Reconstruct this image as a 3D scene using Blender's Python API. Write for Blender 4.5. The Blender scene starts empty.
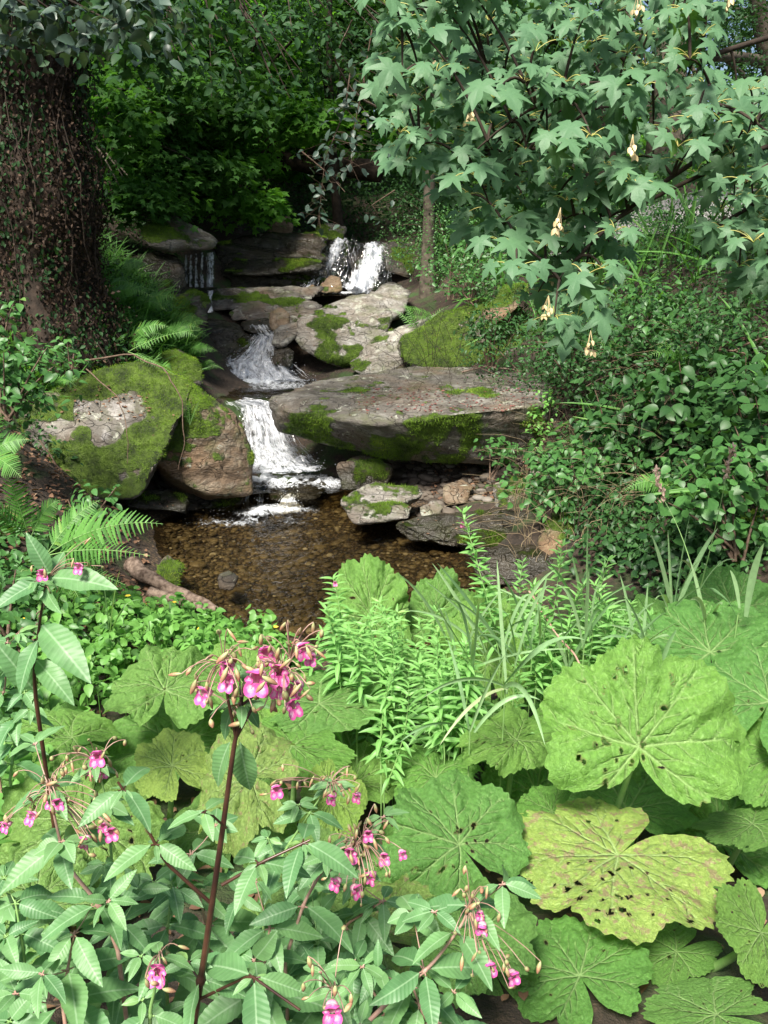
import bpy, bmesh, math
import numpy as np
from mathutils import Vector

# ------------------------------------------------------------------ camera, light
SC = bpy.context.scene
COL = SC.collection
PITCH = math.radians(17.0)
EYE = np.array([0.0, 0.0, 1.7])
FPX = 804.0
cam_d = bpy.data.cameras.new("camera")
cam = bpy.data.objects.new("camera", cam_d); COL.objects.link(cam)
cam.location = EYE; cam.rotation_euler = (math.radians(90) - PITCH, 0, 0)
cam_d.sensor_fit = 'VERTICAL'; cam_d.sensor_height = 36.0; cam_d.lens = FPX / 1024 * 36.0
cam_d.clip_start = 0.05; cam_d.clip_end = 600
SC.camera = cam
SUN_EL, SUN_AZ = math.radians(56), math.radians(-155)   # azimuth measured from +Y towards +X : behind the camera, from the left
world = bpy.data.worlds.new("World"); SC.world = world; world.use_nodes = True
wn = world.node_tree
sky = wn.nodes.new('ShaderNodeTexSky'); sky.sky_type = 'NISHITA'; sky.sun_disc = False
sky.sun_elevation = SUN_EL; sky.sun_rotation = SUN_AZ
sky.air_density = 1.0; sky.dust_density = 3.0; sky.ozone_density = 1.0
bg = wn.nodes['Background']; bg.inputs['Strength'].default_value = 0.085
wn.links.new(sky.outputs[0], bg.inputs['Color'])
sun_d = bpy.data.lights.new("sun", 'SUN'); sun_d.energy = 4.8; sun_d.angle = math.radians(14.0); sun_d.color = (1.0, 0.95, 0.86)
sun = bpy.data.objects.new("sun", sun_d); COL.objects.link(sun)
sd = Vector((math.sin(SUN_AZ) * math.cos(SUN_EL), math.cos(SUN_AZ) * math.cos(SUN_EL), math.sin(SUN_EL)))
sun.rotation_euler = sd.to_track_quat('Z', 'Y').to_euler(); sun.location = (0, 0, 30)
SC.view_settings.view_transform = 'Standard'; SC.view_settings.look = 'None'
SC.view_settings.gamma = 1.0; SC.view_settings.use_curve_mapping = False
SC.view_settings.exposure = 1.0
SC.render.engine = 'CYCLES'
SC.cycles.max_bounces = 6; SC.cycles.diffuse_bounces = 3; SC.cycles.glossy_bounces = 2
SC.cycles.transmission_bounces = 3; SC.cycles.transparent_max_bounces = 10
SC.cycles.caustics_reflective = False; SC.cycles.caustics_refractive = False
SC.cycles.use_denoising = True

RNG = np.random.default_rng(11)

def P(px, py, d):
    """a point of the place seen at a pixel of the photograph, d metres ahead (world y)"""
    a = (px - 384.0) / FPX; b = (512.0 - py) / FPX
    v = np.array([a, math.cos(PITCH) + b * math.sin(PITCH), -math.sin(PITCH) + b * math.cos(PITCH)])
    return EYE + v * (d / v[1])

def unit(v):
    v = np.asarray(v, float)
    return v / (np.linalg.norm(v, axis=-1, keepdims=True) + 1e-12)

# ------------------------------------------------------------------ numpy noise
def _hash(i, j, k, s):
    with np.errstate(over='ignore'):
        h = (i.astype(np.int64) * 374761393 + j.astype(np.int64) * 668265263 + k.astype(np.int64) * 2147483647 + s * 1274126177) & 0xffffffff
        h = ((h ^ (h >> 13)) * 1274126177) & 0xffffffff
        h = ((h ^ (h >> 16)) * 2246822519) & 0xffffffff
        h = h ^ (h >> 15)
    return (h & 0xffffff) / float(0xffffff)

def vnoise(p, s=0):
    p = np.asarray(p, float); f = np.floor(p); t = p - f; t = t * t * (3 - 2 * t)
    i, j, k = f[..., 0], f[..., 1], f[..., 2]
    r = 0
    for a in (0, 1):
        wa = t[..., 0] if a else 1 - t[..., 0]
        for b in (0, 1):
            wb = t[..., 1] if b else 1 - t[..., 1]
            for c in (0, 1):
                wc = t[..., 2] if c else 1 - t[..., 2]
                r = r + wa * wb * wc * _hash(i + a, j + b, k + c, s)
    return r * 2 - 1

def fbm(p, o=4, s=0, g=0.5):
    r = 0; a = 1.0; q = np.asarray(p, float)
    for n in range(o):
        r = r + a * vnoise(q, s + n * 17); q = q * 2.03 + 11.3; a *= g
    return r

# ------------------------------------------------------------------ mesh building
class MB:
    """collects pieces and links them as ONE mesh object"""
    def __init__(s):
        s.V = []; s.C = []; s.L = []; s.R = []; s.U = []; s.M = []; s.n = 0
    def add(s, V, counts, loops, rnd=0.5, uv=None, mat=0):
        V = np.asarray(V, float).reshape(-1, 3); m = len(V)
        if m == 0: return
        s.V.append(V); s.C.append(np.asarray(counts, np.int32)); s.L.append(np.asarray(loops, np.int64) + s.n)
        s.R.append(np.broadcast_to(np.asarray(rnd, float), (m,)))
        s.U.append(np.zeros((m, 3)) if uv is None else np.asarray(uv, float))
        s.M.append(np.broadcast_to(np.asarray(mat, np.int32), (len(counts),)))
        s.n += m
    def scatter(s, T, pos, mats, rnd=None, mat=0):
        """T = template (V, counts, loops, uv); pos (M,3); mats (M,3,3)"""
        V, c, l, uv = T; M = len(pos); n = len(V)
        if M == 0: return
        W = np.einsum('mij,nj->mni', mats, V) + np.asarray(pos)[:, None, :]
        L = (np.asarray(l)[None, :] + (np.arange(M) * n)[:, None]).ravel()
        if rnd is None: rnd = RNG.random(M)
        s.add(W.reshape(-1, 3), np.tile(c, M), L, np.repeat(rnd, n), np.tile(uv, (M, 1)), mat)
    def grid(s, G, rnd=0.5, uv=None, mat=0, closed=False, keep=None):
        G = np.asarray(G, float); a, b = G.shape[:2]
        idx = np.arange(a * b).reshape(a, b)
        if closed: idx = np.concatenate([idx, idx[:, :1]], 1)
        q = np.stack([idx[:-1, :-1], idx[:-1, 1:], idx[1:, 1:], idx[1:, :-1]], -1)
        if keep is not None: q = q[keep]
        q = q.reshape(-1, 4)
        s.add(G.reshape(-1, 3), np.full(len(q), 4), q.ravel(), rnd, None if uv is None else np.asarray(uv).reshape(-1, 3), mat)
    def tube(s, pts, rad, sides=6, rnd=0.5, mat=0, cap=False):
        pts = np.asarray(pts, float); n = len(pts)
        rad = np.broadcast_to(np.asarray(rad, float), (n,))
        t = unit(np.gradient(pts, axis=0))
        ref = np.array([0.3, 0.9, 0.2]) if abs(t[0] @ unit(np.array([0.3, 0.9, 0.2]))) < 0.9 else np.array([1.0, 0, 0])
        u = unit(np.cross(t, ref)); w = np.cross(t, u)
        a = np.linspace(0, 2 * math.pi, sides, endpoint=False)
        G = pts[:, None, :] + rad[:, None, None] * (np.cos(a)[None, :, None] * u[:, None, :] + np.sin(a)[None, :, None] * w[:, None, :])
        uv = np.zeros((n, sides, 3)); uv[..., 0] = np.linspace(0, 1, n)[:, None]; uv[..., 1] = (a / 6.283)[None, :]
        s.grid(G, rnd, uv, mat, closed=True)
    def build(s, name, mats, parent=None, origin=(0, 0, 0), smooth=True, extra=None):
        me = bpy.data.meshes.new(name)
        V = np.concatenate(s.V) - np.asarray(origin, float); C = np.concatenate(s.C); L = np.concatenate(s.L)
        me.vertices.add(len(V)); me.vertices.foreach_set('co', V.astype(np.float32).ravel())
        me.loops.add(len(L)); me.loops.foreach_set('vertex_index', L.astype(np.int32))
        me.polygons.add(len(C)); st = np.concatenate([[0], np.cumsum(C)[:-1]])
        me.polygons.foreach_set('loop_start', st.astype(np.int32)); me.polygons.foreach_set('loop_total', C.astype(np.int32))
        me.polygons.foreach_set('use_smooth', np.full(len(C), smooth))
        me.polygons.foreach_set('material_index', np.concatenate(s.M).astype(np.int32))
        a = me.attributes.new('rnd', 'FLOAT', 'POINT'); a.data.foreach_set('value', np.concatenate(s.R).astype(np.float32))
        a = me.attributes.new('luv', 'FLOAT_VECTOR', 'POINT'); a.data.foreach_set('vector', np.concatenate(s.U).astype(np.float32).ravel())
        if extra:
            for k, v in extra.items():
                a = me.attributes.new(k, 'FLOAT', 'POINT'); a.data.foreach_set('value', np.asarray(v, np.float32))
        me.update(calc_edges=True); me.validate()
        for m in (mats if isinstance(mats, (list, tuple)) else [mats]): me.materials.append(m)
        o = bpy.data.objects.new(name, me); COL.objects.link(o)
        if parent is not None: o.parent = parent
        else: o.location = origin
        return o

def tag(o, label=None, cat=None, group=None, kind=None):
    if label: o['label'] = label
    if cat: o['category'] = cat
    if group: o['group'] = group
    if kind: o['kind'] = kind
    return o

def thing(name, loc, label, cat, group=None):
    o = bpy.data.objects.new(name, None); COL.objects.link(o); o.location = loc; o.empty_display_size = 0.1
    return tag(o, label, cat, group)

def frames(tip, nrm, sc=1.0):
    """matrices whose columns are lateral, tip, normal"""
    y = unit(tip); z = nrm - (nrm * y).sum(-1, keepdims=True) * y; z = unit(z); x = np.cross(y, z)
    sc = np.broadcast_to(np.asarray(sc, float), (len(y),))
    return np.stack([x, y, z], -1) * sc[:, None, None]

# ------------------------------------------------------------------ leaf templates (x lateral, y tip, z normal; length 1)
def tmpl(V, faces, uv=None):
    V = np.array(V, float); c = [len(f) for f in faces]; l = [i for f in faces for i in f]
    if uv is None:
        uv = np.zeros((len(V), 3)); uv[:, 0] = V[:, 0]; uv[:, 1] = V[:, 1]
    return V, np.array(c, np.int32), np.array(l, np.int64), np.asarray(uv, float)

def strip_leaf(n, wid, droop=0.15, fold=0.25, serr=0.0, prof=None, wave=0.0):
    """leaf blade as a folded strip with 3 verts across"""
    V = []; F = []
    for i in range(n + 1):
        t = i / n
        w = wid * (math.sin(math.pi * min(1, t ** 0.8)) ** 0.8 if prof is None else prof(t)) + 0.004
        if i == n: w = 0.002
        if serr and i % 2: w *= 1 + serr
        y = t; z = -droop * t * t
        zz = z + fold * w + wave * math.sin(t * 14) * w
        V += [(-w, y, zz), (0, y, z), (w, y, z + fold * w - wave * math.sin(t * 14) * w)]
    for i in range(n):
        a = 3 * i
        F += [(a, a + 1, a + 4, a + 3), (a + 1, a + 2, a + 5, a + 4)]
    uv = [(v[0] / (wid + .004), v[1], 0) for v in V]
    return tmpl(V, F, uv)

OVATE = strip_leaf(4, 0.27, 0.18, 0.3)
OVATE_FINE = strip_leaf(8, 0.30, 0.25, 0.3, serr=0.06, prof=lambda t: math.sin(math.pi * t ** 0.72) ** 0.85)
ROUND = strip_leaf(5, 0.42, 0.15, 0.2, prof=lambda t: math.sin(math.pi * t ** 0.75) ** 0.6)
SMALL = tmpl([(0, 0, 0), (0.27, 0.45, 0.06), (0, 1, -0.12), (-0.27, 0.45, 0.06), (0, .5, -0.02)], [(0, 1, 4), (1, 2, 4), (2, 3, 4), (3, 0, 4)])
LANCE = strip_leaf(22, 0.185, 0.30, 0.30, serr=0.06, prof=lambda t: (math.sin(math.pi * min(1, t ** 0.85)) ** 0.9) * (1 if t > .12 else .3 + 5.8 * t), wave=0.10)
LANCE2 = strip_leaf(14, 0.21, 0.5, 0.5, serr=0.09, prof=lambda t: (math.sin(math.pi * min(1, t ** 0.8)) ** 0.9), wave=0.15)
NARROW = strip_leaf(7, 0.105, 0.28, 0.35)
NARROW2 = strip_leaf(7, 0.12, 0.6, 0.45)
PINNA = strip_leaf(12, 0.085, 0.18, 0.2, serr=0.55, prof=lambda t: (1 - t) ** 0.55 * 0.95)
PINNA_S = strip_leaf(4, 0.11, 0.15, 0.2, prof=lambda t: (1 - t) ** 0.6)
BLADE = strip_leaf(8, 0.022, 0.25, 0.6, prof=lambda t: (1 - t) ** 0.5)
NEEDLE = tmpl([(-0.09, 0, 0), (0.09, 0, 0), (0, 1, 0)], [(0, 1, 2)])

def maple_template(rings):
    half = [(0.0, -0.0), (0.10, -0.13), (0.26, -0.15), (0.38, -0.09), (0.60, -0.05), (0.48, 0.07), (0.35, 0.17), (0.47, 0.26), (0.62, 0.38), (0.80, 0.56),
            (0.60, 0.55), (0.42, 0.51), (0.20, 0.44), (0.26, 0.62), (0.24, 0.76), (0.14, 0.84), (0.08, 0.96), (0, 1.10)]
    out = half + [(-x, y) for x, y in half[-2:0:-1]]
    c = np.array([0, 0.26]); out = np.array(out); V = [(0, 0.26, 0.03)]; F = []; W = [1.0]
    m = len(out)
    vang = np.radians([0, 52, -52, 108, -108])
    for k in range(1, rings + 1):
        s = k / rings
        for p in out:
            q = c + (p - c) * s; r = np.hypot(*(q - c))
            th = math.atan2(q[0], q[1] - 0.0)
            dv = min(abs((th - a + math.pi) % (2 * math.pi) - math.pi) for a in vang)
            V.append((q[0], q[1], 0.03 - 0.30 * r * r + 0.20 * min(dv, 0.4) * r)); W.append(1.0 if dv < .07 else 0.0)
    for i in range(m):
        j = (i + 1) % m
        F.append((0, 1 + j, 1 + i))
        for k in range(rings - 1):
            F.append((1 + k * m + i, 1 + k * m + j, 1 + (k + 1) * m + j, 1 + (k + 1) * m + i))
    return tmpl(V, F, [(v[0] + .2, v[1], w) for v, w in zip(V, W)])
MAPLE = maple_template(3)
def maple_low():
    half = [(0, -0.02), (0.28, -0.12), (0.56, 0.0), (0.42, 0.2), (0.74, 0.5), (0.28, 0.5), (0, 1.05)]
    out = half + [(-x, y) for x, y in half[-2:0:-1]]
    V = [(0, 0.28, 0.05)] + [(x, y, 0.05 - 0.22 * (x * x + (y - .28) ** 2) + (0.04 if i % 2 else 0)) for i, (x, y) in enumerate(out)]
    m = len(out); F = [(0, 1 + (i + 1) % m, 1 + i) for i in range(m)]
    return tmpl(V, F)
MAPLE_LO = maple_low()

# ------------------------------------------------------------------ materials
def new_mat(name):
    m = bpy.data.materials.new(name); m.use_nodes = True
    nt = m.node_tree; nt.nodes.clear()
    return m, nt
def N(nt, t, **kw):
    n = nt.nodes.new(t)
    for k, v in kw.items():
        if k in n.inputs: n.inputs[k].default_value = v
        else: setattr(n, k, v)
    return n
def col4(c): return (c[0], c[1], c[2], 1)
def mixc(nt, fac, a, b, bt='MIX'):
    n = nt.nodes.new('ShaderNodeMix'); n.data_type = 'RGBA'; n.blend_type = bt
    for sock, v in ((n.inputs[0], fac), (n.inputs[6], a), (n.inputs[7], b)):
        if isinstance(v, bpy.types.NodeSocket): nt.links.new(v, sock)
        elif isinstance(v, (tuple, list)): sock.default_value = col4(v)
        else: sock.default_value = v
    return n.outputs[2]
def math_(nt, op, a, b=0.0, c=0.0, clamp=False):
    n = nt.nodes.new('ShaderNodeMath'); n.operation = op; n.use_clamp = clamp
    for i, v in enumerate((a, b, c)):
        if isinstance(v, bpy.types.NodeSocket): nt.links.new(v, n.inputs[i])
        else: n.inputs[i].default_value = v
    return n.outputs[0]
def mrange(nt, v, a, b, c=0.0, d=1.0):
    n = nt.nodes.new('ShaderNodeMapRange'); nt.links.new(v, n.inputs[0])
    for i, x in enumerate((a, b, c, d)): n.inputs[i + 1].default_value = x
    return n.outputs[0]
def attr(nt, name):
    n = nt.nodes.new('ShaderNodeAttribute'); n.attribute_name = name; return n
def noise(nt, vec, scale, detail=3.0, rough=0.5, dist=0.0):
    n = nt.nodes.new('ShaderNodeTexNoise'); n.inputs['Scale'].default_value = scale; n.inputs['Detail'].default_value = detail
    n.inputs['Roughness'].default_value = rough; n.inputs['Distortion'].default_value = dist
    if vec is not None: nt.links.new(vec, n.inputs['Vector'])
    return n.outputs['Fac']

def leaf_mat(name, c1, c2, c3=None, trans=0.3, rough=0.45, spec=0.4, under=None, rib=None, bump=0.0, veinz=None):
    m, nt = new_mat(name)
    out = N(nt, 'ShaderNodeOutputMaterial'); bs = N(nt, 'ShaderNodeBsdfPrincipled')
    r = attr(nt, 'rnd').outputs['Fac']
    c = mixc(nt, mrange(nt, r, 0.0, 0.75), c1, c2)
    if c3: c = mixc(nt, mrange(nt, r, 0.93, 1.0), c, c3)
    geo = N(nt, 'ShaderNodeNewGeometry')
    n1 = noise(nt, geo.outputs['Position'], 45.0, 2.0)
    c = mixc(nt, 1.0, c, mixc(nt, n1, (0.72, 0.72, 0.72), (1.25, 1.25, 1.25)), 'MULTIPLY')
    luv = attr(nt, 'luv').outputs['Vector']
    sx = N(nt, 'ShaderNodeSeparateXYZ'); nt.links.new(luv, sx.inputs[0])
    ax = math_(nt, 'ABSOLUTE', sx.outputs[0])
    if rib:
        f = mrange(nt, ax, 0.02, 0.10, 0.7, 0.0)
        c = mixc(nt, f, c, rib)
        # side veins
        s = math_(nt, 'SINE', math_(nt, 'MULTIPLY', math_(nt, 'SUBTRACT', sx.outputs[1], math_(nt, 'MULTIPLY', ax, 0.12)), 75.0))
        c = mixc(nt, mrange(nt, s, 0.7, 1.0, 0.0, 0.10), c, rib)
    if veinz: c = mixc(nt, math_(nt, 'MULTIPLY', math_(nt, 'POWER', sx.outputs[2], 2.0), 0.5), c, veinz)
    if under: c = mixc(nt, math_(nt, 'MULTIPLY', geo.outputs['Backfacing'], 0.7), c, under)
    nt.links.new(c, bs.inputs['Base Color'])
    bs.inputs['Roughness'].default_value = rough; bs.inputs['Specular IOR Level'].default_value = spec
    if bump:
        b = N(nt, 'ShaderNodeBump', Strength=bump, Distance=0.004)
        if rib: nt.links.new(s, b.inputs['Height'])
        else: nt.links.new(noise(nt, geo.outputs['Position'], 160.0, 2.0), b.inputs['Height'])
        nt.links.new(b.outputs[0], bs.inputs['Normal'])
    tr = N(nt, 'ShaderNodeBsdfTranslucent')
    tc = mixc(nt, 1.0, c, (1.25, 1.35, 0.55), 'MULTIPLY'); nt.links.new(tc, tr.inputs['Color'])
    mx = N(nt, 'ShaderNodeMixShader', Fac=trans)
    nt.links.new(bs.outputs[0], mx.inputs[1]); nt.links.new(tr.outputs[0], mx.inputs[2]); nt.links.new(mx.outputs[0], out.inputs['Surface'])
    return m

def plain_mat(name, c1, c2=None, rough=0.6, scale=30.0, spec=0.4, bump=0.0, bscale=60.0):
    m, nt = new_mat(name)
    out = N(nt, 'ShaderNodeOutputMaterial'); bs = N(nt, 'ShaderNodeBsdfPrincipled')
    tc = N(nt, 'ShaderNodeTexCoord')
    c = mixc(nt, mrange(nt, noise(nt, tc.outputs['Object'], scale, 3.0), 0.35, 0.65), c1, c2 or c1)
    nt.links.new(c, bs.inputs['Base Color']); bs.inputs['Roughness'].default_value = rough; bs.inputs['Specular IOR Level'].default_value = spec
    if bump:
        b = N(nt, 'ShaderNodeBump', Strength=bump, Distance=0.01)
        nt.links.new(noise(nt, tc.outputs['Object'], bscale, 4.0), b.inputs['Height']); nt.links.new(b.outputs[0], bs.inputs['Normal'])
    nt.links.new(bs.outputs[0], out.inputs['Surface'])
    return m

MT = {}
MT['maple'] = leaf_mat('maple_leaf', (0.062, 0.160, 0.036), (0.125, 0.255, 0.062), (0.20, 0.32, 0.06), trans=0.28, rough=0.5, spec=0.3, under=(0.10, 0.20, 0.12), bump=0.2, veinz=(0.17, 0.32, 0.12))
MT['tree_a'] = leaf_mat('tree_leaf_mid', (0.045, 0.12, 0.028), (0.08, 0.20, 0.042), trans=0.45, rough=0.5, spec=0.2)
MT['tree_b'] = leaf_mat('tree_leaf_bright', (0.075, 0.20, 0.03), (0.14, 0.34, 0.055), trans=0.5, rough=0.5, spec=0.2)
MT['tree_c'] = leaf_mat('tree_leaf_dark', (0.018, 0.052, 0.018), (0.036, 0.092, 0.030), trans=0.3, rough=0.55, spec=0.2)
MT['beech'] = leaf_mat('beech_leaf_grey', (0.04, 0.08, 0.05), (0.085, 0.13, 0.10), trans=0.2, rough=0.4, spec=0.4)
MT['shrub'] = leaf_mat('shrub_leaf', (0.045, 0.135, 0.035), (0.085, 0.22, 0.055), (0.16, 0.28, 0.06), trans=0.3, rough=0.42, under=(0.10, 0.2, 0.09))
MT['shrub_dk'] = leaf_mat('shrub_leaf_dark', (0.020, 0.062, 0.020), (0.048, 0.125, 0.034), (0.12, 0.2, 0.05), trans=0.25, spec=0.25, rough=0.42)
MT['herb'] = leaf_mat('herb_leaf', (0.10, 0.26, 0.05), (0.17, 0.38, 0.08), (0.26, 0.42, 0.08), trans=0.35, rough=0.45, under=(0.16, 0.32, 0.12))
MT['balsam'] = leaf_mat('balsam_leaf', (0.095, 0.225, 0.085), (0.165, 0.325, 0.120), (0.26, 0.43, 0.12), trans=0.28, rough=0.45, spec=0.4, under=(0.19, 0.34, 0.18), rib=(0.30, 0.46, 0.26), bump=0.10)
MT['willow'] = leaf_mat('willowherb_leaf', (0.13, 0.32, 0.075), (0.21, 0.45, 0.12), (0.32, 0.52, 0.14), trans=0.35, rough=0.45, under=(0.25, 0.42, 0.2), rib=(0.38, 0.55, 0.24))
MT['grass'] = leaf_mat('grass_blade', (0.10, 0.23, 0.07), (0.19, 0.36, 0.14), (0.40, 0.36, 0.18), trans=0.3, rough=0.45, under=(0.25, 0.38, 0.22))
MT['grass_blue'] = leaf_mat('reed_blade', (0.20, 0.36, 0.16), (0.32, 0.48, 0.24), (0.45, 0.45, 0.25), trans=0.3, rough=0.4)
MT['fern'] = leaf_mat('fern_pinna', (0.06, 0.17, 0.03), (0.12, 0.30, 0.055), (0.2, 0.35, 0.06), trans=0.35, rough=0.5)
MT['dead'] = leaf_mat('dead_leaf', (0.085, 0.045, 0.028), (0.20, 0.115, 0.07), (0.32, 0.22, 0.14), trans=0.1, rough=0.7, spec=0.2)
MT['dead_red'] = leaf_mat('dead_leaf_red', (0.13, 0.045, 0.04), (0.22, 0.09, 0.075), trans=0.1, rough=0.7, spec=0.2)
MT['ivy_dead'] = leaf_mat('dead_ivy_leaf', (0.018, 0.012, 0.008), (0.055, 0.034, 0.022), (0.11, 0.068, 0.045), trans=0.1, rough=0.7, spec=0.2)
MT['mossblade'] = leaf_mat('moss_blade', (0.055, 0.11, 0.014), (0.20, 0.34, 0.035), (0.34, 0.44, 0.07), trans=0.3, rough=0.7, spec=0.15)
MT['stem_g'] = plain_mat('green_stem', (0.16, 0.30, 0.09), (0.22, 0.36, 0.12), 0.45)
MT['stem_p'] = plain_mat('pink_stem', (0.30, 0.17, 0.13), (0.42, 0.28, 0.22), 0.4, 25)
MT['stem_d'] = plain_mat('dark_purple_stem', (0.030, 0.013, 0.010), (0.085, 0.038, 0.022), 0.32, 14, 0.5)
MT['petiole'] = plain_mat('yellow_petiole', (0.36, 0.40, 0.10), (0.45, 0.38, 0.12), 0.45)
MT['twig'] = plain_mat('twig_bark', (0.09, 0.06, 0.04), (0.16, 0.11, 0.08), 0.8, 40, 0.2, 0.5)
MT['bark'] = plain_mat('tree_bark', (0.045, 0.038, 0.028), (0.12, 0.10, 0.075), 0.9, 9, 0.2, 1.0, 18)
MT['bark_dk'] = plain_mat('dark_bark', (0.022, 0.017, 0.013), (0.06, 0.043, 0.032), 0.9, 9, 0.2, 1.0, 18)
MT['deadwood'] = plain_mat('dead_wood', (0.07, 0.048, 0.036), (0.24, 0.18, 0.14), 0.9, 22, 0.15, 1.0, 60)
MT['seed'] = plain_mat('maple_seed', (0.55, 0.42, 0.20), (0.68, 0.55, 0.32), 0.55, 60)
MT['yellow'] = plain_mat('yellow_petal', (0.75, 0.50, 0.03), (0.8, 0.6, 0.06), 0.5)
MT['spike'] = plain_mat('pink_spike', (0.50, 0.33, 0.25), (0.62, 0.45, 0.36), 0.7, 90)

def petal_mat(name, c1, c2, trans=0.35):
    m, nt = new_mat(name)
    out = N(nt, 'ShaderNodeOutputMaterial'); bs = N(nt, 'ShaderNodeBsdfPrincipled', Roughness=0.5)
    r = attr(nt, 'luv').outputs['Vector']; sx = N(nt, 'ShaderNodeSeparateXYZ'); nt.links.new(r, sx.inputs[0])
    tc = N(nt, 'ShaderNodeTexCoord')
    f = math_(nt, 'ADD', sx.outputs[0], math_(nt, 'MULTIPLY', math_(nt, 'SUBTRACT', noise(nt, tc.outputs['Object'], 260.0, 3.0), 0.5), 0.9))
    c = mixc(nt, mrange(nt, f, 0.15, 0.7), c2, c1)
    nt.links.new(c, bs.inputs['Base Color'])
    tr = N(nt, 'ShaderNodeBsdfTranslucent'); nt.links.new(c, tr.inputs['Color'])
    mx = N(nt, 'ShaderNodeMixShader', Fac=trans)
    nt.links.new(bs.outputs[0], mx.inputs[1]); nt.links.new(tr.outputs[0], mx.inputs[2]); nt.links.new(mx.outputs[0], out.inputs['Surface'])
    return m
MT['petal'] = petal_mat('pink_petal', (0.78, 0.12, 0.42), (0.88, 0.55, 0.70))
MT['pouch'] = petal_mat('pale_pouch', (0.70, 0.16, 0.38), (0.86, 0.62, 0.66))
MT['bud'] = petal_mat('bud_skin', (0.42, 0.22, 0.13), (0.42, 0.45, 0.20), 0.2)

def butterbur_mat():
    m, nt = new_mat('butterbur_blade')
    out = N(nt, 'ShaderNodeOutputMaterial'); bs = N(nt, 'ShaderNodeBsdfPrincipled')
    ve = attr(nt, 'vein').outputs['Fac']; ti = attr(nt, 'tint').outputs['Fac']; wr = attr(nt, 'wear').outputs['Fac']
    luv = attr(nt, 'luv').outputs['Vector']
    base = mixc(nt, ti, (0.140, 0.325, 0.058), (0.31, 0.40, 0.095))
    n1 = noise(nt, luv, 3.5, 4.0, 0.6); base = mixc(nt, mrange(nt, n1, 0.35, 0.7), mixc(nt, 1.0, base, (0.80, 0.86, 0.85), 'MULTIPLY'), base)
    n2 = noise(nt, luv, 22.0, 3.0, 0.6)
    base = mixc(nt, 1.0, base, mixc(nt, mrange(nt, n2, .3, .7), (0.70, 0.72, 0.66), (1.22, 1.2, 1.2)), 'MULTIPLY')
    vor = N(nt, 'ShaderNodeTexVoronoi', Scale=16.0); vor.feature = 'DISTANCE_TO_EDGE'; nt.links.new(luv, vor.inputs['Vector'])
    vor2 = N(nt, 'ShaderNodeTexVoronoi', Scale=44.0); vor2.feature = 'DISTANCE_TO_EDGE'; nt.links.new(luv, vor2.inputs['Vector'])
    net = math_(nt, 'MAXIMUM', mrange(nt, vor.outputs['Distance'], 0.0, 0.07, 1.0, 0.0), math_(nt, 'MULTIPLY', mrange(nt, vor2.outputs['Distance'], 0.0, 0.12, 1.0, 0.0), 0.6))
    base = mixc(nt, 1.0, base, mixc(nt, attr(nt, 'rnd').outputs['Fac'], (0.70, 0.80, 0.95), (1.12, 1.06, 1.0)), 'MULTIPLY')
    base = mixc(nt, math_(nt, 'MULTIPLY', net, 0.20), base, (0.33, 0.56, 0.17))
    base = mixc(nt, math_(nt, 'MULTIPLY', ve, 0.5), base, (0.45, 0.62, 0.26))
    # brown / purple wear spots
    n3 = noise(nt, luv, 9.0, 5.0, 0.7)
    thr = math_(nt, 'SUBTRACT', 0.80, math_(nt, 'MULTIPLY', wr, 0.27))
    spot = mrange(nt, math_(nt, 'SUBTRACT', n3, thr), 0.0, 0.05)
    base = mixc(nt, math_(nt, 'MULTIPLY', spot, 0.75), base, (0.27, 0.19, 0.12))
    base = mixc(nt, math_(nt, 'MULTIPLY', attr(nt, 'rim').outputs['Fac'], 0.85), base, (0.15, 0.10, 0.05))
    geo = N(nt, 'ShaderNodeNewGeometry')
    base = mixc(nt, math_(nt, 'MULTIPLY', geo.outputs['Backfacing'], 0.55), base, (0.26, 0.42, 0.20))
    nt.links.new(base, bs.inputs['Base Color']); bs.inputs['Roughness'].default_value = 0.5; bs.inputs['Specular IOR Level'].default_value = 0.35
    h = math_(nt, 'ADD', math_(nt, 'MULTIPLY', net, -0.22), math_(nt, 'MULTIPLY', ve, -0.9))
    h = math_(nt, 'ADD', h, math_(nt, 'MULTIPLY', noise(nt, luv, 14.0, 4.0, 0.6), 1.0))
    b = N(nt, 'ShaderNodeBump', Strength=0.9, Distance=0.009); nt.links.new(h, b.inputs['Height']); nt.links.new(b.outputs[0], bs.inputs['Normal'])
    tr = N(nt, 'ShaderNodeBsdfTranslucent'); nt.links.new(mixc(nt, 1.0, base, (1.3, 1.3, 0.5), 'MULTIPLY'), tr.inputs['Color'])
    mx = N(nt, 'ShaderNodeMixShader', Fac=0.30)
    nt.links.new(bs.outputs[0], mx.inputs[1]); nt.links.new(tr.outputs[0], mx.inputs[2]); nt.links.new(mx.outputs[0], out.inputs['Surface'])
    return m
MT['butterbur'] = butterbur_mat()

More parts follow.
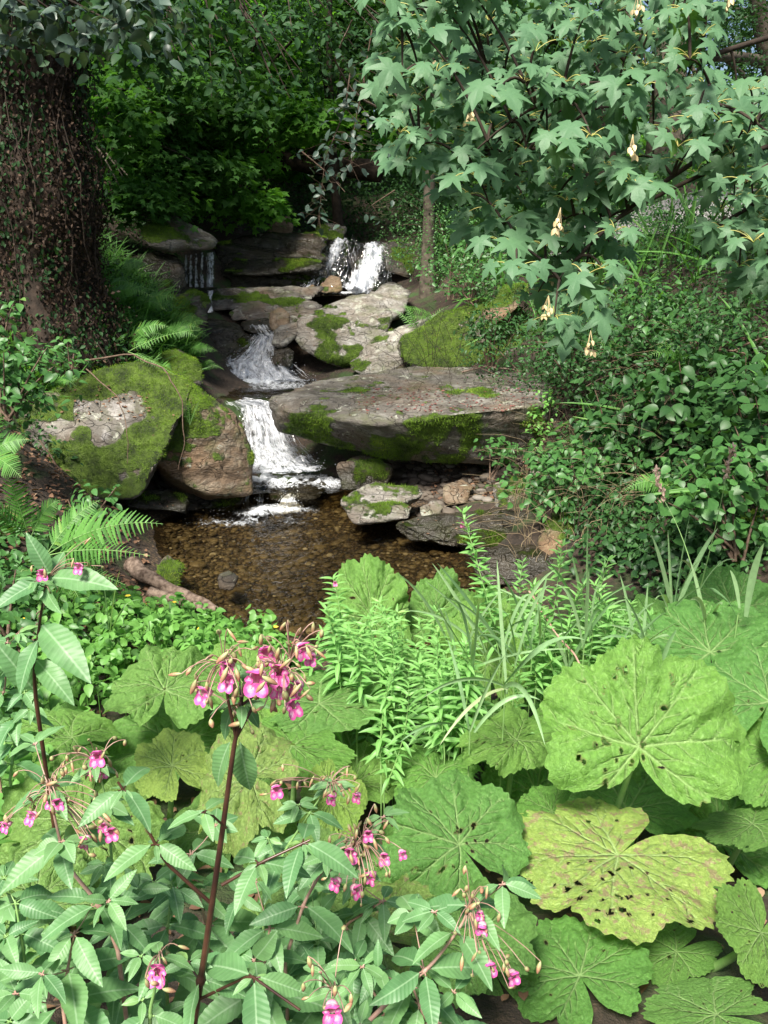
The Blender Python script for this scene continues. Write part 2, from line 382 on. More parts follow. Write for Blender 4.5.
def rock_mat(name, c_dark, c_mid, c_light, lichen=0.5, wet=-99.0, brown=0.3):
    m, nt = new_mat(name)
    out = N(nt, 'ShaderNodeOutputMaterial'); bs = N(nt, 'ShaderNodeBsdfPrincipled')
    geo = N(nt, 'ShaderNodeNewGeometry'); pos = geo.outputs['Position']
    mp = N(nt, 'ShaderNodeMapping'); nt.links.new(pos, mp.inputs['Vector']); mp.inputs['Rotation'].default_value = (0.12, 0.2, 0.0); mp.inputs['Scale'].default_value = (1, 1, 2.6)
    n1 = noise(nt, pos, 2.6, 8.0, 0.62, 0.4); n2 = noise(nt, mp.outputs[0], 3.5, 6.0, 0.65, 0.5); n3 = noise(nt, pos, 30.0, 4.0, 0.7)
    c = mixc(nt, mrange(nt, n1, 0.3, 0.68), c_dark, c_mid)
    c = mixc(nt, math_(nt, 'MULTIPLY', mrange(nt, n2, 0.5, 0.68), 0.8), c, c_light)
    c = mixc(nt, math_(nt, 'MULTIPLY', mrange(nt, noise(nt, pos, 11.0, 6.0, .75), .5, .62), .45), c, c_dark)
    c = mixc(nt, math_(nt, 'MULTIPLY', mrange(nt, noise(nt, pos, 1.7, 3.0, 0.5), 0.48, 0.66), brown), c, (0.22, 0.13, 0.065))
    # lichen
    nl = noise(nt, pos, 6.0, 7.0, 0.72, 0.6)
    lf = mrange(nt, nl, 0.63 - 0.09 * lichen, 0.67 - 0.09 * lichen)
    c = mixc(nt, math_(nt, 'MULTIPLY', lf, 0.8), c, (0.40, 0.41, 0.33))
    pa = attr(nt, 'pale').outputs['Fac']
    pf = mrange(nt, math_(nt, 'ADD', pa, math_(nt, 'MULTIPLY', math_(nt, 'SUBTRACT', noise(nt, pos, 7.0, 6.0, 0.7), 0.5), 1.1)), 0.45, 0.52)
    c = mixc(nt, pf, c, mixc(nt, mrange(nt, n1, .35, .65), (0.17, 0.155, 0.14), (0.36, 0.335, 0.31)))
    c = mixc(nt, 1.0, c, mixc(nt, n3, (0.55, 0.55, 0.55), (1.4, 1.4, 1.4)), 'MULTIPLY')
    # thin film of algae and moss stains
    c = mixc(nt, math_(nt, 'MULTIPLY', mrange(nt, noise(nt, pos, 3.3, 5.0, 0.65), 0.5, 0.66), 0.55), c, (0.085, 0.10, 0.03))
    mo = attr(nt, 'moss').outputs['Fac']
    mf = mrange(nt, math_(nt, 'ADD', mo, math_(nt, 'MULTIPLY', math_(nt, 'SUBTRACT', noise(nt, pos, 18.0, 4.0, 0.7), 0.5), 0.8)), 0.42, 0.58)
    mc = mixc(nt, mrange(nt, noise(nt, pos, 7.0, 7.0, .75), .38, .64), (0.038, 0.062, 0.012), (0.20, 0.32, 0.035))
    c = mixc(nt, mf, c, mc)
    # wet at the waterline
    sx = N(nt, 'ShaderNodeSeparateXYZ'); nt.links.new(pos, sx.inputs[0])
    wz = math_(nt, 'ADD', sx.outputs[2], math_(nt, 'MULTIPLY', math_(nt, 'SUBTRACT', n1, 0.5), 0.5))
    wf = mrange(nt, wz, wet, wet + 0.12, 1.0, 0.0)
    c = mixc(nt, math_(nt, 'MULTIPLY', wf, 0.62), c, (0.02, 0.018, 0.012))
    nt.links.new(c, bs.inputs['Base Color'])
    rg = mrange(nt, wf, 0.0, 1.0, 0.75, 0.22); nt.links.new(rg, bs.inputs['Roughness'])
    vc = N(nt, 'ShaderNodeTexVoronoi', Scale=2.6); vc.feature = 'DISTANCE_TO_EDGE'
    wv = N(nt, 'ShaderNodeVectorMath'); wv.operation = 'ADD'; nn_ = N(nt, 'ShaderNodeTexNoise', Scale=3.0); nt.links.new(pos, nn_.inputs['Vector']); nt.links.new(mp.outputs[0], wv.inputs[0]); nt.links.new(nn_.outputs['Color'], wv.inputs[1]); nt.links.new(wv.outputs[0], vc.inputs['Vector'])
    crk = mrange(nt, vc.outputs['Distance'], 0.0, 0.025, 1.0, 0.0)
    h = math_(nt, 'ADD', math_(nt, 'MULTIPLY', n2, 1.2), math_(nt, 'MULTIPLY', n3, 0.35))
    h = math_(nt, 'SUBTRACT', h, math_(nt, 'MULTIPLY', crk, 0.35))
    h = math_(nt, 'ADD', h, math_(nt, 'MULTIPLY', mf, math_(nt, 'MULTIPLY', noise(nt, pos, 110.0, 3.0, 0.7), 1.2)))
    b = N(nt, 'ShaderNodeBump', Strength=1.0, Distance=0.055); nt.links.new(h, b.inputs['Height']); nt.links.new(b.outputs[0], bs.inputs['Normal'])
    nt.links.new(bs.outputs[0], out.inputs['Surface'])
    return m
MT['rock'] = rock_mat('grey_rock', (0.06, 0.05, 0.04), (0.17, 0.155, 0.13), (0.30, 0.29, 0.26), 0.5)
MT['rock_wet'] = rock_mat('wet_rock', (0.03, 0.026, 0.02), (0.10, 0.085, 0.065), (0.19, 0.18, 0.15), 0.1, -0.55)
MT['rock_pale'] = rock_mat('pale_rock', (0.14, 0.125, 0.10), (0.27, 0.25, 0.22), (0.42, 0.41, 0.38), 0.8, brown=0.2)
MT['rock_dark'] = rock_mat('dark_rock', (0.022, 0.019, 0.015), (0.07, 0.06, 0.045), (0.16, 0.15, 0.12), 0.2)
MT['rock_brown'] = rock_mat('brown_rock', (0.10, 0.065, 0.04), (0.21, 0.145, 0.085), (0.28, 0.24, 0.18), 0.2, brown=0.8)
MT['rock_white'] = rock_mat('bare_rock_patch', (0.22, 0.21, 0.19), (0.38, 0.37, 0.34), (0.50, 0.49, 0.46), 0.9, brown=0.05)

MT['rock_soaked'] = rock_mat('soaked_rock', (0.022, 0.019, 0.015), (0.07, 0.06, 0.045), (0.16, 0.15, 0.12), 0.1, 9.0)
def ground_mat():
    m, nt = new_mat('forest_soil')
    out = N(nt, 'ShaderNodeOutputMaterial'); bs = N(nt, 'ShaderNodeBsdfPrincipled', Roughness=0.85)
    geo = N(nt, 'ShaderNodeNewGeometry'); pos = geo.outputs['Position']
    n1 = noise(nt, pos, 1.4, 6.0, 0.65); n2 = noise(nt, pos, 24.0, 5.0, 0.7)
    c = mixc(nt, mrange(nt, n1, 0.35, 0.65), (0.022, 0.016, 0.011), (0.055, 0.037, 0.024))
    c = mixc(nt, mrange(nt, n2, 0.5, 0.7), c, (0.10, 0.065, 0.042))
    c = mixc(nt, mrange(nt, noise(nt, pos, 2.3, 4.0), 0.5, 0.62), c, (0.035, 0.07, 0.015))
    # stream bed: orange brown gravel
    be = attr(nt, 'bed').outputs['Fac']
    v = N(nt, 'ShaderNodeTexVoronoi', Scale=30.0); nt.links.new(pos, v.inputs['Vector'])
    bc = mixc(nt, N(nt, 'ShaderNodeSeparateColor') and mrange(nt, n2, 0.3, 0.7), (0.10, 0.055, 0.02), (0.30, 0.19, 0.09))
    bc = mixc(nt, mrange(nt, v.outputs['Distance'], 0.0, 0.6), mixc(nt, .4, bc, (0.20, 0.14, 0.08)), (0.03, 0.02, 0.012))
    c = mixc(nt, be, c, bc)
    gr = attr(nt, 'gravel').outputs['Fac']
    c = mixc(nt, gr, c, mixc(nt, n2, (0.20, 0.19, 0.18), (0.34, 0.33, 0.32)))
    nt.links.new(c, bs.inputs['Base Color'])
    b = N(nt, 'ShaderNodeBump', Strength=1.0, Distance=0.04); nt.links.new(n2, b.inputs['Height']); nt.links.new(b.outputs[0], bs.inputs['Normal'])
    nt.links.new(bs.outputs[0], out.inputs['Surface'])
    return m
MT['ground'] = ground_mat()

def water_mat(name, tint, foam=0.0):
    m, nt = new_mat(name)
    out = N(nt, 'ShaderNodeOutputMaterial')
    geo = N(nt, 'ShaderNodeNewGeometry'); pos = geo.outputs['Position']
    mp = N(nt, 'ShaderNodeMapping'); nt.links.new(pos, mp.inputs['Vector']); mp.inputs['Scale'].default_value = (1.0, 0.8, 1)
    b = N(nt, 'ShaderNodeBump', Strength=0.8, Distance=0.04)
    nt.links.new(math_(nt, 'ADD', noise(nt, mp.outputs[0], 9.0, 3.0, 0.55, 0.8), math_(nt, 'MULTIPLY', noise(nt, mp.outputs[0], 28.0, 2.0, 0.5, 0.5), 0.25)), b.inputs['Height'])
    gl = N(nt, 'ShaderNodeBsdfGlossy', Roughness=0.09); nt.links.new(b.outputs[0], gl.inputs['Normal'])
    tr = N(nt, 'ShaderNodeBsdfTransparent'); tr.inputs['Color'].default_value = col4(tint)
    fr = N(nt, 'ShaderNodeFresnel', IOR=1.40); nt.links.new(b.outputs[0], fr.inputs['Normal'])
    mx = N(nt, 'ShaderNodeMixShader'); nt.links.new(fr.outputs[0], mx.inputs[0]); nt.links.new(tr.outputs[0], mx.inputs[1]); nt.links.new(gl.outputs[0], mx.inputs[2])
    fo = attr(nt, 'foam').outputs['Fac']
    df = N(nt, 'ShaderNodeBsdfPrincipled', Roughness=0.4); df.inputs['Base Color'].default_value = (0.80, 0.83, 0.86, 1)
    nf = noise(nt, mp.outputs[0], 22.0, 5.0, 0.7, 1.0)
    ff = mrange(nt, math_(nt, 'ADD', fo, math_(nt, 'MULTIPLY', math_(nt, 'SUBTRACT', nf, 0.5), 1.9)), 0.42, 1.05)
    mx2 = N(nt, 'ShaderNodeMixShader'); nt.links.new(ff, mx2.inputs[0]); nt.links.new(mx.outputs[0], mx2.inputs[1]); nt.links.new(df.outputs[0], mx2.inputs[2])
    nt.links.new(mx2.outputs[0], out.inputs['Surface'])
    return m
MT['water'] = water_mat('stream_water', (0.66, 0.61, 0.46))

def fall_mat(name, dens):
    m, nt = new_mat(name)
    out = N(nt, 'ShaderNodeOutputMaterial')
    uv = attr(nt, 'luv').outputs['Vector']
    mp = N(nt, 'ShaderNodeMapping'); nt.links.new(uv, mp.inputs['Vector']); mp.inputs['Scale'].default_value = (1.0, 0.16, 1)
    n1 = noise(nt, mp.outputs[0], 26.0, 5.0, 0.7, 0.8); n2 = noise(nt, uv, 9.0, 5.0, 0.7, 0.5)
    de = attr(nt, 'dens').outputs['Fac']
    f = mrange(nt, math_(nt, 'ADD', math_(nt, 'ADD', math_(nt, 'MULTIPLY', n1, 1.25), math_(nt, 'MULTIPLY', n2, 1.35)), de), 1.42, 1.80)
    ps = N(nt, 'ShaderNodeBsdfPrincipled', Roughness=0.35)
    nt.links.new(mixc(nt, mrange(nt, n1, .35, .6), (0.55, 0.60, 0.69), (0.93, 0.94, 0.96)), ps.inputs['Base Color'])
    tl = N(nt, 'ShaderNodeBsdfTranslucent'); tl.inputs['Color'].default_value = (0.85, 0.88, 0.93, 1)
    w = N(nt, 'ShaderNodeMixShader', Fac=0.3); nt.links.new(ps.outputs[0], w.inputs[1]); nt.links.new(tl.outputs[0], w.inputs[2])
    tr = N(nt, 'ShaderNodeBsdfTransparent'); gl = N(nt, 'ShaderNodeBsdfGlossy', Roughness=0.12)
    th = N(nt, 'ShaderNodeMixShader', Fac=0.07); nt.links.new(tr.outputs[0], th.inputs[1]); nt.links.new(gl.outputs[0], th.inputs[2])
    mx = N(nt, 'ShaderNodeMixShader'); nt.links.new(f, mx.inputs[0]); nt.links.new(th.outputs[0], mx.inputs[1]); nt.links.new(w.outputs[0], mx.inputs[2])
    b = N(nt, 'ShaderNodeBump', Strength=0.9, Distance=0.04); nt.links.new(math_(nt, 'ADD', n1, math_(nt, 'MULTIPLY', n2, .6)), b.inputs['Height']); nt.links.new(b.outputs[0], ps.inputs['Normal'])
    nt.links.new(mx.outputs[0], out.inputs['Surface'])
    return m
MT['fall'] = fall_mat('white_water', 0)
MT['drop'] = plain_mat('water_drop', (0.85, 0.88, 0.92), (0.9, 0.92, 0.95), 0.2)

# ------------------------------------------------------------------ terrain
CT = [(-3, 0, 0), (0, 0, 0), (3, 0, 0), (-3, 2, -.2), (0, 2, -.35), (3, 2, -.2), (0, 3.5, -.6), (-1.5, 3.5, -.5), (2, 3.5, -.5), (-1, 4.8, -.84), (0.5, 4.9, -.88), (1.8, 5.2, -.7), (3, 5, -.05),
      (-0.8, 6, -1.10), (-1.4, 7, -1.12), (-0.5, 7.5, -1.2), (0.3, 6.5, -1.1), (-1.5, 8.5, -1.15), (-0.3, 8.3, -1.1), (0.2, 5.7, -1.02), (-0.6, 5.4, -.93),
      (-1.4, 5.3, -.78), (-2.0, 6.2, -.84), (-2.35, 7.3, -.84), (-2.8, 8.2, -.75),
      (1.0, 6.8, -.84), (0.8, 7.9, -.84), (0.3, 9.0, -.84), (1.4, 8.2, -.62), (1.2, 9.3, -.66),
      (-3, 5.8, -.2), (-3.2, 7.2, -.05), (-3.7, 8.4, .35), (-4, 9.5, 1.15), (-5, 7, .7), (-5, 11, 2.2), (-3.5, 11, 1.3), (-2.9, 11.6, .8), (-3.9, 13.2, 1.9), (-4.5, 15, 2.6), (-3, 16, 2.3),
      (-1.5, 9.5, -1.0), (-1.6, 10.5, -.15), (-2, 12.2, -.12), (-1.9, 13.1, .55), (-2, 14.3, .65), (-1.5, 15.3, 1.0), (-.8, 15.9, 1.05), (-.7, 17, 1.9), (-1.5, 17.2, 2.0), (-1, 20, 2.3),
      (0, 10.5, -.3), (-.2, 12.5, .3), (1, 10.3, -.2), (1, 12, .8), (2, 13, 1.5), (1, 15, 1.6), (2, 10, .3), (2.1, 8, -.35), (3, 8, .7), (3.2, 6.5, .35), (2.5, 6.3, -.4), (3.5, 10, 1.5), (4, 12, 2.0),
      (5, 12.6, 2.1), (5.5, 14, 2.7), (6, 16, 3.3), (8, 14, 2.6), (8, 17, 3.4), (5, 8, 1.7), (6, 11, 2.0), (2, 17, 2.4), (10, 20, 3.6),
      (-8, 14, 4.2), (-4, 22, 4.2), (3, 24, 4), (-20, 20, 7), (0, 32, 5.8), (-10, 32, 8), (12, 32, 5), (20, 20, 4.5), (-8, 4, 1.2), (8, 4, 1.2), (-60, 60, 14), (60, 60, 12), (0, 90, 16), (-15, -2, 1.2), (15, -2, 1),
      (0, -10, .2), (-60, -20, 2), (60, -20, 2), (0, -40, 0), (-120, 160, 20), (120, 160, 20)]
CT = np.array(CT, float)
def _solve():
    d = np.hypot(CT[:, None, 0] - CT[None, :, 0], CT[:, None, 1] - CT[None, :, 1])
    n = len(CT); A = np.zeros((n + 1, n + 1)); A[:n, :n] = d; A[:n, n] = 1; A[n, :n] = 1
    return np.linalg.solve(A, np.concatenate([CT[:, 2], [0]]))
CW = _solve()
def H(x, y):
    x = np.asarray(x, float); y = np.asarray(y, float); sh = x.shape; x = x.ravel(); y = y.ravel()
    d = np.sqrt((x[:, None] - CT[None, :, 0]) ** 2 + (y[:, None] - CT[None, :, 1]) ** 2 + 1e-4)
    z = d @ CW[:-1] + CW[-1]
    q = np.stack([x, y, 0 * x], -1)
    z = z + 0.09 * fbm(q * 1.1, 4, 5) * np.clip(np.abs(z + .95) * 2.5, 0.25, 1)
    return z.reshape(sh)
def nonuni(a, b, step, lo, hi):
    core = np.arange(a, b, step); s = step; l = [a]; r = [core[-1]]
    while l[-1] > lo: s *= 1.18; l.append(l[-1] - s)
    s = step
    while r[-1] < hi: s *= 1.18; r.append(r[-1] + s)
    return np.concatenate([np.array(l[1:])[::-1], core, np.array(r[1:])])
gx = nonuni(-6, 7, 0.07, -250, 250); gy = nonuni(0.2, 18, 0.08, -80, 400)
GX, GY = np.meshgrid(gx, gy)
GZ = H(GX, GY)
def bedmask(x, y, z):
    return np.clip((-0.80 - z) * 12, 0, 1) * (y > 4.6)
mb = MB(); mb.grid(np.stack([GX, GY, GZ], -1))
bed = bedmask(GX, GY, GZ).ravel()
g = mb.build('ground', MT['ground'], extra={'bed': np.clip(bed, 0, 1), 'gravel': np.zeros(bed.size)})
tag(g, kind='structure')

# gravel road on the upper right bank, laid as a sheet on the slope
px_ = np.linspace(2.6, 14, 70); pt_ = np.linspace(0, 1, 14)
PX, PT = np.meshgrid(px_, pt_)
PY = 13.0 + (PX - 5.0) * 0.10 + PT * 1.9 + 0.12 * vnoise(np.stack([PX * 1.3, PT * 0, PX * 0], -1), 3)
PZ = H(PX, PY) + 0.03
mb = MB(); mb.grid(np.stack([PX, PY, PZ], -1))
o = mb.build('road', MT['ground'], extra={'bed': np.zeros(PX.size), 'gravel': np.ones(PX.size)}); tag(o, kind='structure')

# ------------------------------------------------------------------ rocks
def ico_dirs(n):
    bm = bmesh.new(); bmesh.ops.create_icosphere(bm, subdivisions=n, radius=1.0)
    V = np.array([v.co[:] for v in bm.verts]); F = np.array([[v.index for v in f.verts] for f in bm.faces]); bm.free()
    return V, F
ICO = {k: ico_dirs(k) for k in (3, 4, 5, 6)}
def hull_planes(pts):
    bm = bmesh.new()
    for p in pts: bm.verts.new(p)
    bmesh.ops.convex_hull(bm, input=bm.verts[:]); bm.normal_update()
    c = pts.mean(0); out = []
    for f in bm.faces:
        n = np.array(f.normal[:]); d = n @ (np.array(f.verts[0].co[:]) - c)
        if d < 0: n, d = -n, -d
        if d > 1e-5: out.append((n, d))
    bm.free()
    return c, np.array([o[0] for o in out]), np.array([o[1] for o in out])

MOSSY = []
def rock(pts, label, mat='rock', moss=0.4, lvl=5, rough=0.05, strata=0.03, p=22, chips=5, seed=1, group=None, fuzz=True, name='rock', tufts=1.0, mossdir=(0, -0.35, 1), bare=()):
    rg = np.random.default_rng(seed)
    pts = np.array([P(*q) for q in pts]) if max(q[1] for q in pts) > 50 else np.array(pts, float)
    cc_ = pts.mean(0); pts = cc_ + (pts - cc_) * 1.05
    c, Nn, D = hull_planes(pts)
    # chip off some corners
    size = np.ptp(pts, 0)
    for _ in range(chips):
        n = unit(rg.normal(size=3)); ext = ((pts - c) @ n).max()
        Nn = np.vstack([Nn, n]); D = np.append(D, ext * rg.uniform(0.72, 0.9))
    V, F = ICO[lvl]
    dr = unit(V * (size * 0.5 + 0.15 * size.max()))
    q = np.clip((dr @ Nn.T) / D, 1e-4, None)
    r = (q ** p).sum(1) ** (-1.0 / p)
    X = c + dr * r[:, None]
    # vertex normals
    def normals(X):
        fn = np.cross(X[F[:, 1]] - X[F[:, 0]], X[F[:, 2]] - X[F[:, 0]]); vn = np.zeros_like(X)
        for k in range(3): np.add.at(vn, F[:, k], fn)
        return unit(vn)
    vn = normals(X); s = size.max()
    big = fbm(X * (2.2 / s) * 1.3 + seed, 5, seed, 0.55)
    ridg = 1 - np.abs(fbm(X * (3.5 / s) + seed * 3, 4, seed + 5, 0.5))
    X = X + vn * (rough * s * 0.6 * (big * 0.6 - (ridg > 0.93) * 0.25))[:, None]
    bn = unit(np.array([0.14, -0.1, 1.0])); sc = X @ bn + 0.05 * fbm(X * 1.5, 3, seed)
    st = vnoise(np.stack([sc * 9, sc * 0, sc * 0 + seed], -1), 3) + 0.6 * vnoise(np.stack([sc * 23, sc * 0, sc * 0 + seed], -1), 4)
    side = 1 - np.abs(vn @ bn)
    X = X + vn * (strata * st * side)[:, None] + vn * (0.012 * fbm(X * 7, 4, seed + 9))[:, None]
    vn = normals(X)
    md = unit(np.array(mossdir))
    m = 0.8 * (vn @ md) + 0.95 * fbm(X * 2.3 + seed, 5, seed + 20, .6) - (1.15 - 1.25 * moss)
    m = np.clip(0.5 + m, 0, 1) if moss > 0 else np.zeros(len(X))
    pale = np.zeros(len(X))
    for (q, r_) in bare:
        pale = np.maximum(pale, np.clip(1.3 - np.linalg.norm(X - P(*q), axis=1) / r_, 0, 1))
    m = m * (1 - np.clip(pale * 2.5 + 0.7 * (pale > .05) * vnoise(X * 9, 4), 0, 1))
    base = np.array([X[:, 0].mean(), X[:, 1].mean(), X[:, 2].min()])
    root_mesh = MB(); root_mesh.add(X, np.full(len(F), 3), F.ravel(), rg.random())
    if fuzz and moss > 0 and (m > 0.6).sum() > 30:
        root = thing(name, base, label, 'rock', group)
        root_mesh.build('stone', MT[mat], root, base, extra={'moss': m, 'pale': pale})
        sel = np.where(m[F].mean(1) > 0.62)[0]
        area = 0.5 * np.linalg.norm(np.cross(X[F[sel, 1]] - X[F[sel, 0]], X[F[sel, 2]] - X[F[sel, 0]]), axis=1)
        k = int(min(16000, area.sum() * 14000 * tufts))
        if k > 20:
            f = rg.choice(sel, k, p=area / area.sum()); w = rg.dirichlet((1, 1, 1), k)
            pos = (X[F[f]] * w[:, :, None]).sum(1); nn = vn[F[f, 0]]
            tip = unit(nn + rg.normal(size=(k, 3)) * 0.55)
            mf = MB(); mf.scatter(NEEDLE, pos - nn * 0.003, frames(tip, rg.normal(size=(k, 3)), rg.uniform(0.014, 0.038, k)), np.clip(fbm(pos * 4, 3, 2) * 0.6 + 0.38 + rg.random(k) * 0.3, 0, 1))
            mf.build('moss', MT['mossblade'], root, base)
        return root
    return tag(root_mesh.build(name, MT[mat], None, base, extra={'moss': m, 'pale': pale}), label, 'rock', group)

exec_rocks = True
# the big flat slab, right of the lower fall
rock([(274, 398, 9.5), (330, 380, 10.6), (430, 366, 11.2), (510, 364, 11.2), (548, 376, 10.4), (538, 406, 8.8), (470, 412, 8.6), (375, 424, 8.55), (290, 410, 9.1),
      (284, 430, 9.4), (335, 444, 9.2), (400, 458, 9.0), (500, 464, 9.0), (540, 452, 9.1), (430, 440, 10.9), (540, 430, 10.6)],
     'broad flat slab with mossy front edge beside the lower waterfall', 'rock', 0.42, 6, 0.012, 0.02, 160, 0, 3, mossdir=(-.1, -1.3, -.1))
# large mossy boulder on the left, two blocks
rock([(-12, 484, 7.8), (2, 435, 7.9), (52, 388, 8.4), (110, 368, 8.7), (152, 360, 8.9), (196, 384, 8.8), (206, 415, 8.3), (165, 462, 8.0), (140, 498, 7.8), (30, 505, 7.5), (20, 470, 9.2), (150, 470, 9.4), (120, 380, 9.5)],
     'huge rounded boulder with bright moss and a bare pale patch on top', 'rock', 0.56, 6, 0.05, 0.03, 26, 2, 5, mossdir=(0, -.5, 1), tufts=1.3, bare=[((118, 398, 8.15), .26), ((100, 424, 7.9), .22), ((62, 418, 7.9), .20), ((84, 402, 8.1), .20), ((185, 430, 8.1), .16)])
rock([(150, 364, 9.1), (190, 380, 8.9), (234, 416, 8.9), (250, 446, 8.8), (252, 494, 8.6), (206, 492, 8.4), (150, 466, 8.3), (196, 405, 8.5), (190, 500, 9.4), (244, 470, 9.6), (160, 400, 9.8)],
     'brown angular block with mossy edges between huge boulder and lower waterfall', 'rock_brown', 0.58, 6, 0.04, 0.018, 40, 1, 8, mossdir=(.1, -.3, 1))
rock([(150, 478, 8.7), (250, 492, 9.0), (248, 512, 8.8), (150, 510, 8.4), (200, 486, 9.6)], 'dark wet ledge under the brown angular block', 'rock_soaked', 0.1, 5, 0.06, 0.03, seed=12)
rock([(120, 490, 8.2), (190, 496, 8.5), (185, 512, 8.2), (130, 510, 7.9), (150, 490, 9.0)], 'flat dark stone at the water edge beneath the huge boulder', 'rock_soaked', 0.1, 4, 0.08, 0.03, seed=13)
rock([(150, 356, 10.2), (178, 348, 10.2), (200, 362, 10.0), (203, 388, 9.8), (160, 380, 9.8), (180, 352, 10.8)], 'small rounded stone with mossy top just above huge boulder', 'rock', 0.5, 4, 0.06, 0.02, seed=14)
# right-hand group between the falls
rock([(292, 322, 12.6), (330, 304, 13.2), (375, 288, 13.8), (392, 318, 12.6), (375, 350, 12.3), (345, 372, 12.1), (310, 352, 12.3), (297, 345, 12.4), (330, 352, 13.6), (380, 340, 13.6)],
     'large overhanging boulder with pale top and mossy dark face right of the middle fall', 'rock_pale', 0.34, 5, 0.05, 0.035, 30, 5, 21, mossdir=(-.3, -1, -.1))
rock([(366, 292, 13.6), (392, 278, 14.4), (412, 286, 14.0), (406, 312, 12.9), (384, 322, 12.6), (372, 312, 13.0), (400, 320, 13.8)], 'pale flat-faced stone below the uppermost fall', 'rock_pale', 0.0, 4, 0.05, 0.03, seed=22)
rock([(348, 366, 11.9), (372, 338, 12.3), (420, 318, 12.4), (462, 306, 12.4), (470, 316, 12.0), (430, 346, 11.8), (385, 376, 11.6), (352, 378, 11.6), (420, 350, 13)], 'long tilted grey stone leaning against the overhanging boulder', 'rock_pale', 0.15, 5, 0.05, 0.04, seed=23)
rock([(395, 340, 11.6), (440, 316, 11.9), (500, 296, 12.0), (530, 300, 11.6), (535, 345, 11.0), (500, 366, 11.0), (420, 370, 11.1), (398, 366, 11.3), (470, 330, 12.9)],
     'low boulder thickly covered in green moss behind the flat slab', 'rock', 0.62, 6, 0.07, 0.03, 14, 5, 24, mossdir=(0, -.7, .8), tufts=2.2)
rock([(478, 318, 11.0), (505, 285, 11.6), (530, 282, 11.4), (520, 310, 11.0), (500, 325, 10.9), (515, 300, 12)], 'brown leaning stone on top of the moss-covered boulder', 'rock_brown', 0.3, 4, 0.06, 0.03, seed=25)
# middle fall surroundings
rock([(150, 326, 12.6), (205, 318, 13.0), (256, 326, 12.9), (262, 346, 12.6), (230, 372, 12.4), (165, 376, 12.2), (205, 340, 13.8)], 'dark overhanging wet block left of the middle fall', 'rock_soaked', 0.1, 5, 0.05, 0.05, seed=31)
rock([(268, 312, 12.9), (280, 306, 13.1), (292, 316, 12.9), (288, 332, 12.7), (272, 334, 12.7), (282, 320, 13.3)], 'small reddish grey stone perched above the middle fall', 'rock_brown', 0.0, 4, 0.07, 0.01, seed=32)
rock([(276, 326, 12.7), (300, 321, 12.8), (300, 334, 12.5), (284, 348, 12.4), (272, 346, 12.4), (288, 332, 13.0)], 'grey tilted stone wedged at right edge of the middle fall', 'rock', 0.0, 4, 0.05, 0.02, seed=33)
rock([(266, 350, 12.5), (284, 344, 12.5), (296, 352, 12.3), (292, 368, 12.2), (272, 366, 12.2), (280, 356, 12.9)], 'dark round stone in the shade beside middle fall foot', 'rock_soaked', 0.1, 4, 0.06, 0.02, seed=34)
rock([(235, 302, 13.5), (300, 298, 13.8), (325, 306, 13.4), (318, 322, 13.2), (262, 326, 13.1), (232, 318, 13.2), (280, 308, 14.2)], 'long rounded rock lying across the stream above the middle fall', 'rock', 0.12, 5, 0.05, 0.03, seed=35)
rock([(238, 322, 13.0), (262, 318, 13.0), (300, 326, 12.9), (262, 334, 12.6), (240, 332, 12.7), (262, 322, 13.4)], 'flat wet ledge where the middle fall begins', 'rock_soaked', 0.1, 4, 0.05, 0.02, seed=36)
rock([(200, 288, 14.0), (320, 286, 14.4), (335, 292, 14.2), (320, 302, 13.8), (240, 306, 13.6), (205, 312, 13.5), (260, 290, 15.2)], 'mossy step ledge under the layered rock wall', 'rock', 0.2, 5, 0.04, 0.04, seed=37, mossdir=(0, -.6, .7))
rock([(213, 246, 15.2), (260, 234, 15.4), (325, 234, 15.6), (334, 246, 15.3), (330, 282, 15.2), (280, 290, 14.9), (215, 290, 14.7), (270, 250, 17), (320, 250, 17)],
     'wide dark layered rock wall between the thin trickle and the upper fall', 'rock_soaked', 0.10, 6, 0.05, 0.13, 26, 4, 38, mossdir=(0, -.2, 1))
rock([(215, 262, 14.9), (300, 258, 15.1), (335, 262, 15.0), (320, 270, 14.8), (250, 276, 14.6), (216, 272, 14.6), (280, 264, 15.8)], 'thin protruding layer halfway up the layered rock wall', 'rock_soaked', 0.1, 5, 0.04, 0.05, seed=39)
rock([(235, 240, 15.6), (300, 236, 15.8), (330, 240, 15.6), (322, 246, 15.3), (240, 252, 15.2), (280, 240, 16.8)], 'pale topped slab capping the layered rock wall', 'rock', 0.1, 5, 0.05, 0.04, seed=40)
rock([(266, 228, 15.9), (276, 220, 16.0), (290, 216, 16.1), (294, 230, 15.9), (290, 236, 15.8), (268, 236, 15.7), (280, 226, 16.5)], 'upright tan stone standing on top of the rock wall', 'rock_brown', 0.0, 4, 0.05, 0.01, seed=41)
rock([(296, 234, 15.8), (318, 232, 16), (330, 240, 15.7), (300, 240, 15.6), (312, 236, 16.4)], 'low flat pale stone right of the upright tan stone', 'rock_pale', 0.1, 4, 0.05, 0.01, seed=42)
rock([(316, 228, 16.6), (330, 222, 16.8), (346, 228, 16.8), (344, 240, 16.5), (320, 242, 16.4), (330, 230, 17.3)], 'rounded brownish stone left of the upper fall lip', 'rock', 0.2, 4, 0.05, 0.01, seed=43)
rock([(318, 286, 14.7), (328, 275, 15.0), (342, 276, 14.9), (342, 292, 14.6), (322, 294, 14.5), (334, 284, 15.3)], 'brown pointed stone at the left foot of the upper fall', 'rock_brown', 0.1, 4, 0.07, 0.02, seed=44)
